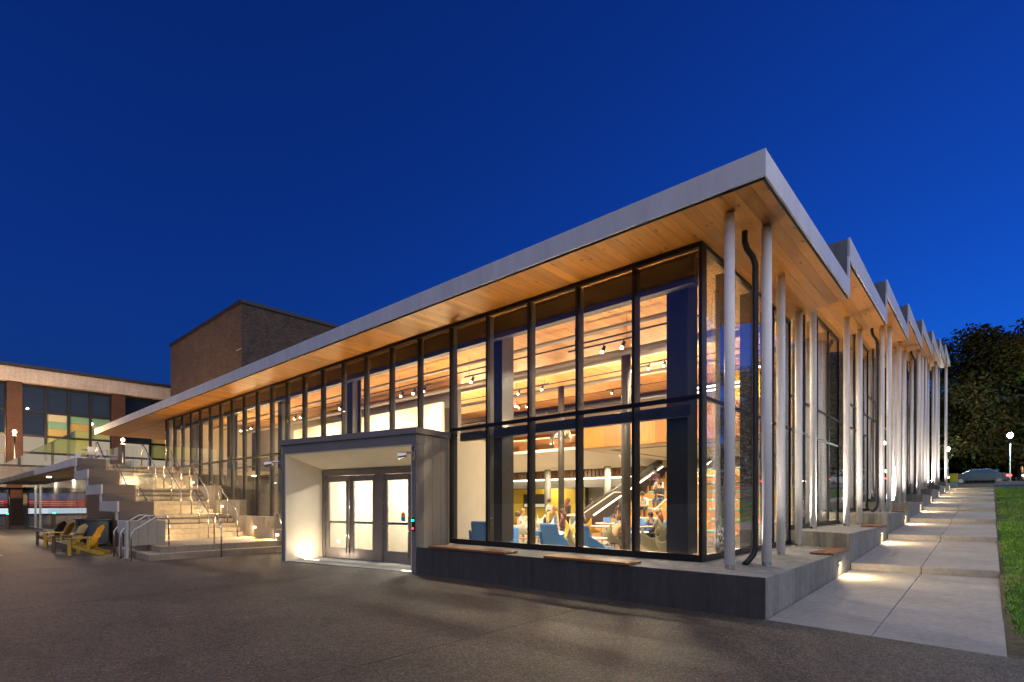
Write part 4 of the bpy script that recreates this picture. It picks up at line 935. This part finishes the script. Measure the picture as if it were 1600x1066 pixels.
MB().box(-.55, .55, -.35, .35, 0, .008).build('plate', 'walk', pt); MB().box(-.5, .5, -.3, .3, .008, .012).build('lid', 'walk', pt)
# deck furniture
def cafe_chair(label, loc, rz, shell='tabletop', group='white deck chairs', legm='stain'):
    t = thing('cafe_chair', label, 'chair', loc, rz, group=group)
    MB().box(-.21, .21, -.2, .2, .43, .46).build('seat', shell, t, bev=.01); MB().slabpoly([(.19, .5), (.21, .5), (.27, .82), (.25, .82)], 0, -.2, .2).build('backrest', shell, t)
    for sx in (-.18, .18):
        for sy in (-.17, .19): MB().tube([(sx, sy, .43), (sx * 1.15, sy * 1.2, 0)], .012, 6).build('leg', legm, t)
    return t
def cafe_table(label, loc, r_=.42, h=.74, group='white deck tables', top='tabletop'):
    t = thing('cafe_table', label, 'table', loc, group=group)
    MB().tube([(0, 0, h - .03), (0, 0, h)], r_, 24).build('top', top, t, bev=.006); MB().tube([(0, 0, .03), (0, 0, h - .03)], .035, 10).build('stem', 'stain', t); MB().tube([(0, 0, 0), (0, 0, .03)], .24, 18).build('base', 'stain', t)
    return t
where = ['at the stair end of the deck', 'second along the deck guard', 'third along the deck guard', 'at the far end of the deck guard']
for i, x in enumerate((-28.5, -32.5, -36.5, -41)):
    cafe_table('white round table ' + where[i], (x, -1.9, 3.2))
    cafe_chair('white chair left of the table ' + where[i], (x - .75, -1.8, 3.2), R(-90)); cafe_chair('white chair right of the table ' + where[i], (x + .75, -2.0, 3.2), R(90))
# ================================================================== INTERIOR FURNITURE
def armchair(label, loc, rz, m_='blue'):
    t = thing('lounge_chair', label, 'armchair', loc, rz, group='blue lounge chairs')
    MB().box(-.33, .33, -.32, .30, .24, .44).build('seat', m_, t, bev=.05); MB().slabpoly([(.22, .30), (.34, .30), (.50, .98), (.40, 1.0)], 0, -.33, .33).build('backrest', m_, t, bev=.04)
    for s in (-.36, .36): MB().slabpoly([(-.18, .28), (.40, .28), (.47, .78), (.05, .52)], 0, s - .03, s + .03).build('side_wing', m_, t, bev=.02)
    for sx in (-.26, .26):
        for sy in (-.25, .25): MB().tube([(sx, sy, .25), (sx * 1.1, sy * 1.1, 0)], .014, 6).build('leg', 'black', t)
Z0 = FZ
armchair('blue lounge chair against the cream lobby wall', (-7.25, 2.35, Z0 + .1), R(205)); armchair('blue lounge chair seen from behind, second pane from lobby', (-6.55, 4.4, Z0), R(168)); armchair('blue lounge chair tilted at the window, beside brown bag', (-5.25, 4.2, Z0), R(150))
armchair('blue lounge chair deep in the hall with a child', (-10.35, 9.75, Z0), R(-60)); armchair('blue lounge chair behind the bending person', (-11.1, 9.3, Z0), R(-30))
sf = thing('sofa', 'long blue sofa in the middle of the hall', 'sofa', (-7.4, 10.4, Z0), R(10))
MB().box(-1.1, 1.1, -.35, .35, .15, .44).build('seat', 'blue', sf, bev=.05)
for i in range(3): MB().box(-1.1 + i * .735, -1.1 + i * .735 + .725, .25, .42, .3, .86).build('back_cushion', 'blue', sf, bev=.05)
lbn = thing('lobby_bench', 'pale blue upholstered bench inside the entrance seen through the right door', 'bench', (-9.3, 4.4, FZ), R(10))
MB().box(-.9, .9, -.25, .25, .22, .45).build('seat', 'blue', lbn, bev=.04); MB().box(-.9, .9, .2, .32, .3, .8).build('backrest', 'blue', lbn, bev=.04)
for sx in (-.8, .8): MB().box(sx - .04, sx + .04, -.2, .2, 0, .22).build('leg', 'stain', lbn)
def shell_chair(label, loc, rz, m_='olive'):
    t = thing('shell_chair', label, 'chair', loc, rz, group='moulded shell chairs')
    mb = MB(); nu, nv = 11, 7; vs = []; th = .014
    for layer in (0, th):
        for j in range(nv):
            q = j / (nv - 1)
            for i in range(nu):
                a = (i / (nu - 1) - .5) * 2
                y = -.24 + .44 * min(1, q * 1.6) + max(0, q - .5) * .22 + layer * .5
                z = .42 + max(0, q - .45) ** 1.1 * .62 - (a * a) * 0 + abs(a) ** 2.4 * (.20 * (.3 + q)) - layer
                x_ = a * (.27 + .03 * q - .08 * max(0, q - .6)); y -= abs(a) ** 2 * .16 * max(0, q - .35)
                vs.append((x_, y, z))
    o = nu * nv; fs = []
    for j in range(nv - 1):
        for i in range(nu - 1):
            k = j * nu + i; fs.append((k, k + 1, k + nu + 1, k + nu)); fs.append((o + k, o + k + nu, o + k + nu + 1, o + k + 1))
    rim = [i for i in range(nu)] + [j * nu + nu - 1 for j in range(1, nv)] + [(nv - 1) * nu + i for i in range(nu - 2, -1, -1)] + [j * nu for j in range(nv - 2, 0, -1)]
    for i in range(len(rim)): a_, b_ = rim[i], rim[(i + 1) % len(rim)]; fs.append((b_, a_, o + a_, o + b_))
    mb.add(vs, fs).build('shell', m_, t, smooth=True)
    for sx in (-1, 1):
        for sy in (-1, 1): MB().tube([(sx * .12, sy * .1, .41), (sx * .24, sy * .22, 0)], .011, 6).build('leg', 'black' if m_ == 'olive' else 'stain', t)
shell_chair('olive shell chair under the person in tan sweater', (-5.75, 5.78, Z0), R(150)); shell_chair('olive shell chair facing the window corner', (-3.72, 4.25, Z0), R(200)); shell_chair('olive shell chair between the two near blue lounge chairs', (-4.95, 3.0, Z0), R(120))
shell_chair('pale shell chair left of the bending person', (-10.35, 7.05, Z0), R(200), 'palegreen'); shell_chair('pale shell chair right of the bending person', (-9.4, 7.9, Z0), R(100), 'palegreen'); shell_chair('olive shell chair under the person in grey sweater', (-6.38, 9.95, Z0), R(-110)); shell_chair('olive shell chair by the steel corner column', (-2.75, 3.15, Z0), R(165))
shell_chair('yellow shell chair behind the tan sweater person', (-8.06, 7.1, Z0), R(30), 'rubberyellow'); shell_chair('yellow shell chair near the tribune foot', (-8.6, 11.9, Z0), R(-20), 'rubberyellow'); shell_chair('yellow shell chair beside the blue sofa', (-9.0, 9.6, Z0), R(160), 'rubberyellow')
cafe_table('white table before the person in grey sweater', (-6.95, 9.75, Z0), .42, .73, 'hall tables'); cafe_table('white table between near blue chair and olive chair', (-5.8, 4.9, Z0), .36, .6, 'hall tables'); cafe_table('white table of the person in tan sweater', (-5.4, 6.35, Z0), .4, .72, 'hall tables')
cafe_table('low wooden table left of the bending person', (-9.65, 6.4, Z0), .42, .36, 'hall tables', 'bench'); cafe_table('white table near the tribune foot', (-9.4, 11.3, Z0), .45, .73, 'hall tables'); cafe_table('high white table deep in the hall by the stair', (-11.0, 12.0 - .8, Z0), .5, 1.02, 'hall tables')
def laptop(label, loc, rz):
    t = thing('laptop', label, 'laptop', loc, rz, group='laptops')
    MB().box(-.16, .16, -.11, .11, 0, .015).build('base', 'stain', t); MB().m(0).slabpoly([(.11, .012), (.118, .012), (.19, .22), (.182, .222)], 0, -.16, .16).m(1).slabpoly([(.108, .03), (.1085, .03), (.1765, .21), (.1755, .211)], 0, -.145, .145).build('screen', ['stain', 'screen'], t)
laptop('open laptop before the person in grey sweater', (-6.85, 9.75, Z0 + .731), R(90)); laptop('open laptop on the table near the tribune', (-9.4, 11.3, Z0 + .731), R(20))
# mezzanine counter things
for i, x in enumerate((-13.4, -15.6, -18.2, -20.8)):
    ct = thing('counter_stool', 'timber cube stool at the mezzanine edge, ' + ['rightmost', 'second from the right', 'second from the left', 'leftmost'][i], 'stool', (x, 16.7, 4.42), group='mezzanine stools')
    MB().box(-.35, .35, -.3, .3, .0, .62).build('body', 'bench', ct, bev=.03); MB().box(-.36, .36, -.31, .31, .621, .68).build('cushion', ['olive', 'black', 'lime_pane', 'bench'][i], ct, bev=.02)
mc = thing('mezzanine_counter', 'long light wood counter at the back of the mezzanine', 'counter', (-17.5, 18.6, 4.42))
MB().box(-4.5, 4.5, -.3, .3, 1.0, 1.06).build('top', 'tabletop', mc); MB().box(-4.4, 4.4, -.22, .22, 0, 1.0).build('front', 'bench', mc)

# ================================================================== PEOPLE
SKIN = mat('skin', (.50, .29, .19), .55, 0, .05); HAIRS = {'brown': mat('brown_hair', (.06, .03, .015), .5, 0, .2, 20), 'black': mat('black_hair', (.012, .01, .009), .45, 0, .2, 20), 'blond': mat('blond_hair', (.30, .18, .07), .5, 0, .2, 20), 'auburn': mat('auburn_hair', (.16, .06, .025), .5, 0, .2, 20)}
CLOTH = {}
def cloth(c):
    if c not in CLOTH: CLOTH[c] = mat('cloth', c, .85, 0, .15, 25, .1)
    return CLOTH[c]
def person(label, loc, rz, pose, top, legs, hair, long=True, s=1.0):
    t = thing('person', label, 'person', loc, rz, group='people in the hall')
    # joints, facing -y
    if pose == 'sit': hip = Vector((0, 0, .50)); lean = .12; knee = (-.42, .50); ank = (-.40, .08)
    elif pose == 'lean': hip = Vector((0, 0, .50)); lean = .55; knee = (-.42, .50); ank = (-.36, .08)
    elif pose == 'bend': hip = Vector((0, 0, .92)); lean = 1.0; knee = (-.02, .50); ank = (.04, .08)
    else: hip = Vector((0, 0, .93)); lean = .05; knee = (-.03, .50); ank = (.03, .08)
    dirv = Vector((0, -math.sin(lean), math.cos(lean)))
    sp = hip + dirv * .26; ch = hip + dirv * .42; nk = hip + dirv * .54; hd = nk + Vector((0, -math.sin(lean * .7), math.cos(lean * .7))) * .14; ht = hd + Vector((0, -math.sin(lean * .6), math.cos(lean * .6))) * .10
    J = []; E = []; Rr = []; reg = []
    def j(p, r, g, par=None):
        J.append(Vector(p)); Rr.append(r); reg.append(g)
        if par is not None: E.append((par, len(J) - 1))
        return len(J) - 1
    h0 = j(hip, (.155, .11), 'leg'); s0 = j(sp, (.14, .10), 'top', h0); c0 = j(ch, (.165, .105), 'top', s0); n0 = j(nk, (.055, .055), 'skin', c0); d0 = j(hd, (.075, .092), 'skin', n0); j(ht, (.062, .075), 'skin', d0)
    j(hd + Vector((0, -.105, -.01)), (.014, .014), 'skin', d0)
    for sx in (-1, 1):
        sh = j(ch + Vector((sx * .185, 0, .03)), (.058, .058), 'top', c0)
        if pose in ('sit', 'lean'): el = ch + Vector((sx * .25, -.10, -.26)); wr = el + Vector((-sx * .10, -.22, .04 if pose == 'sit' else .0))
        elif pose == 'bend': el = ch + Vector((sx * .22, -.04, -.27)); wr = el + Vector((-sx * .04, -.10, -.22))
        else: el = ch + Vector((sx * .24, .02, -.27)); wr = el + Vector((-sx * .02, -.12, -.20))
        e0 = j(el, (.043, .043), 'top', sh); w0 = j(wr, (.028, .026), 'skin', e0); hdv = (wr - el).normalized(); side = hdv.cross(Vector((0, 0, 1))).normalized()
        pm = j(wr + hdv * .075, (.036, .018), 'skin', w0)
        for q in range(4):
            f1 = wr + hdv * (.115 + (.01 if q in (1, 2) else 0)) + side * (q - 1.5) * .021; a_ = j(f1, (.010, .010), 'skin', pm); j(f1 + hdv * .035 + Vector((0, 0, -.02)), (.008, .008), 'skin', a_)
        th = j(wr + hdv * .05 - side * .045 * sx, (.011, .011), 'skin', w0); j(wr + hdv * .085 - side * .055 * sx, (.009, .009), 'skin', th)
        hp = j(hip + Vector((sx * .095, -.0, -.03)), (.10, .095), 'leg', h0); k0 = j((sx * .11, knee[0], knee[1]), (.062, .062), 'leg', hp); a0 = j((sx * .11, ank[0], ank[1]), (.042, .042), 'leg', k0); j((sx * .12, ank[0] - .15, .035), (.042, .034), 'shoe', a0)
    me = bpy.data.meshes.new('tmp'); me.from_pydata([tuple(p) for p in J], E, []); o = bpy.data.objects.new('tmp', me); COL.objects.link(o)
    sk = o.modifiers.new('s', 'SKIN'); sk.use_smooth_shade = True
    for i, v_ in enumerate(me.skin_vertices[0].data): v_.radius = Rr[i]; v_.use_root = (i == 0)
    ss = o.modifiers.new('d', 'SUBSURF'); ss.levels = 1; ss.render_levels = 1
    dg = bpy.context.evaluated_depsgraph_get(); dg.update(); nm = bpy.data.meshes.new_from_object(o.evaluated_get(dg)); bpy.data.objects.remove(o)
    nm.materials.clear()
    for m_ in (SKIN, cloth(top), cloth(legs), M['black']): nm.materials.append(m_)
    idx = {'skin': 0, 'top': 1, 'leg': 2, 'shoe': 3}
    Ja = np.array([tuple(p) for p in J]); A_ = np.array([Ja[a_] for a_, b_ in E]); B_ = np.array([Ja[b_] for a_, b_ in E]); G_ = np.array([idx[reg[b_]] for a_, b_ in E])
    C_ = np.empty(len(nm.polygons) * 3); nm.polygons.foreach_get('center', C_); C_ = C_.reshape(-1, 1, 3); AB = B_ - A_
    q = np.clip(((C_ - A_) * AB).sum(2) / ((AB * AB).sum(1) + 1e-9), 0, 1); dist = np.linalg.norm(C_ - A_ - q[..., None] * AB, axis=2)
    nm.polygons.foreach_set('material_index', G_[dist.argmin(1)].astype(np.int32)); nm.polygons.foreach_set('use_smooth', [True] * len(nm.polygons))
    nm.name = 'body'; link('body', nm, t)
    mb = MB(); up_ = (ht - hd).normalized(); mb.ball(hd + up_ * .035 + Vector((0, .022, 0)), .112, (.88, 1.0, 1.02), 12, 8)
    if long: mb.tube([hd + Vector((0, .05, .02)), hd + Vector((0, .085, -.12)), nk + Vector((0, .10, -.10)), nk + Vector((0, .10, -.22))], [.09, .095, .085, .05], 10)
    mb.build('hair', HAIRS[hair], t, smooth=True)
    if s != 1: t.scale = (s, s, s)
TAN, GREY, YEL, WHT, DRK, JEAN, LAV, PNK, BLK = (.55, .36, .20), (.24, .23, .22), (.62, .47, .08), (.62, .58, .54), (.05, .042, .04), (.06, .09, .16), (.40, .32, .55), (.60, .35, .33), (.02, .02, .022)
person('standing person in pale yellow top and dark trousers bending over a chair', (-10.2, 8.45, Z0), R(70), 'bend', (.62, .50, .22), DRK, 'blond', False)
person('seated person in tan sweater hunched at the window table', (-5.78, 5.75, Z0), R(150), 'lean', TAN, DRK, 'brown', False)
person('seated person in grey sweater with long hair at a laptop', (-6.4, 9.95, Z0), R(-90), 'sit', GREY, JEAN, 'auburn')
person('seated person with brown coat at the steel corner column', (-2.78, 3.12, Z0), R(165), 'lean', (.30, .16, .09), DRK, 'auburn')
person('person in bright yellow top facing away at the high table', (-11.36, 12.6 - .4, Z0), R(170), 'stand', YEL, DRK, 'brown', False)
person('person in lavender top behind the yellow top person', (-12.3, 14.6, Z0), R(60), 'stand', LAV, JEAN, 'brown')
person('standing person in dark jacket near the tribune foot', (-9.2, 12.1, Z0), R(200), 'stand', DRK, BLK, 'black', True)
person('long haired person in dark top left of the yellow top', (-11.98, 12.2, Z0), R(150), 'stand', DRK, BLK, 'auburn')
person('small person in dark top on the blue deep lounge chair', (-10.36, 9.72, Z0), R(-60), 'sit', (.16, .08, .07), DRK, 'brown')
person('person in pink top seated left of the bending person', (-10.5, 7.6, Z0), R(-60), 'lean', PNK, DRK, 'brown', False)
person('person in white shirt seated low on the wooden tribune', (-9.6, 14.85, TRZ[1] + .02), R(10), 'lean', WHT, DRK, 'black', False)
person('person in dark top seated higher on the wooden tribune', (-9.3, 15.85, TRZ[2] + .02), R(-10), 'sit', BLK, JEAN, 'black', False)
person('person in white top seated highest on the tribune, right side', (-9.8, 16.9, TRZ[3] + .02), R(0), 'lean', WHT, JEAN, 'brown')
person('person in purple top seated on the tribune beside white shirt', (-10.6, 17.9, TRZ[4] + .02), R(0), 'sit', (.12, .06, .14), DRK, 'black')
person('person in beige jumper leaning at the mezzanine counter', (-15.8, 17.3, 4.42), R(180), 'stand', (.55, .42, .30), DRK, 'auburn')
person('person in blue jumper standing on the mezzanine', (-16.9, 17.4, 4.42), R(160), 'bend', (.12, .16, .28), DRK, 'brown')
person('person in cream top at the left of the mezzanine', (-18.4, 17.3, 4.42), R(120), 'stand', (.6, .5, .36), DRK, 'blond')
person('seated person in olive jacket left of the round columns', (-13.0, 11.6, Z0), R(140), 'lean', (.20, .19, .10), DRK, 'brown', False)
person('seated person in cream sweater behind the low wooden table', (-11.9, 9.0, Z0), R(60), 'sit', (.62, .54, .40), JEAN, 'blond')
person('person in orange top seated on the blue sofa', (-7.9, 10.25, Z0), R(15), 'sit', (.55, .20, .06), DRK, 'auburn')
person('person in dark blue top seated on the blue sofa', (-6.8, 10.45, Z0), R(-10), 'lean', (.05, .07, .14), DRK, 'black', False)
person('person in white shirt standing below the mezzanine', (-14.6, 14.2, Z0), R(90), 'stand', WHT, JEAN, 'brown', False)
person('person in pink top standing beside the stair parapet', (-12.6, 13.0, Z0), R(-70), 'stand', PNK, DRK, 'blond')
for i, (x, y, w_) in enumerate(((-12.6, 11.0, 'left of the high table'), (-13.6, 12.9, 'below the mezzanine'), (-8.3, 9.2, 'before the blue sofa'))):
    cafe_table('small white table ' + w_, (x, y, Z0), .4, .72, 'hall tables')
for i, (x, y, a_, w_) in enumerate(((-13.3, 10.7, 40, 'left of the small white table'), (-12.0, 10.4, 200, 'in front of the small white table'), (-14.2, 13.3, 80, 'below the mezzanine'), (-8.9, 8.6, 150, 'before the blue sofa'))):
    shell_chair('white shell chair ' + w_, (x, y, Z0), R(a_), 'tabletop')
bgk = thing('backpack', 'dark brown backpack on the floor beside the tilted blue chair', 'backpack', (-5.55, 3.75, Z0))
MB().box(-.16, .16, -.1, .1, .0, .44).build('body', 'brownchair', bgk, bev=.06); MB().box(-.12, .12, -.15, -.1, .05, .25).build('pocket', 'brownchair', bgk, bev=.03)
for s in (-.08, .08): MB().tube([(s, .1, .42), (s, .17, .3), (s, .1, .05)], .014, 6).build('strap', 'black', bgk)
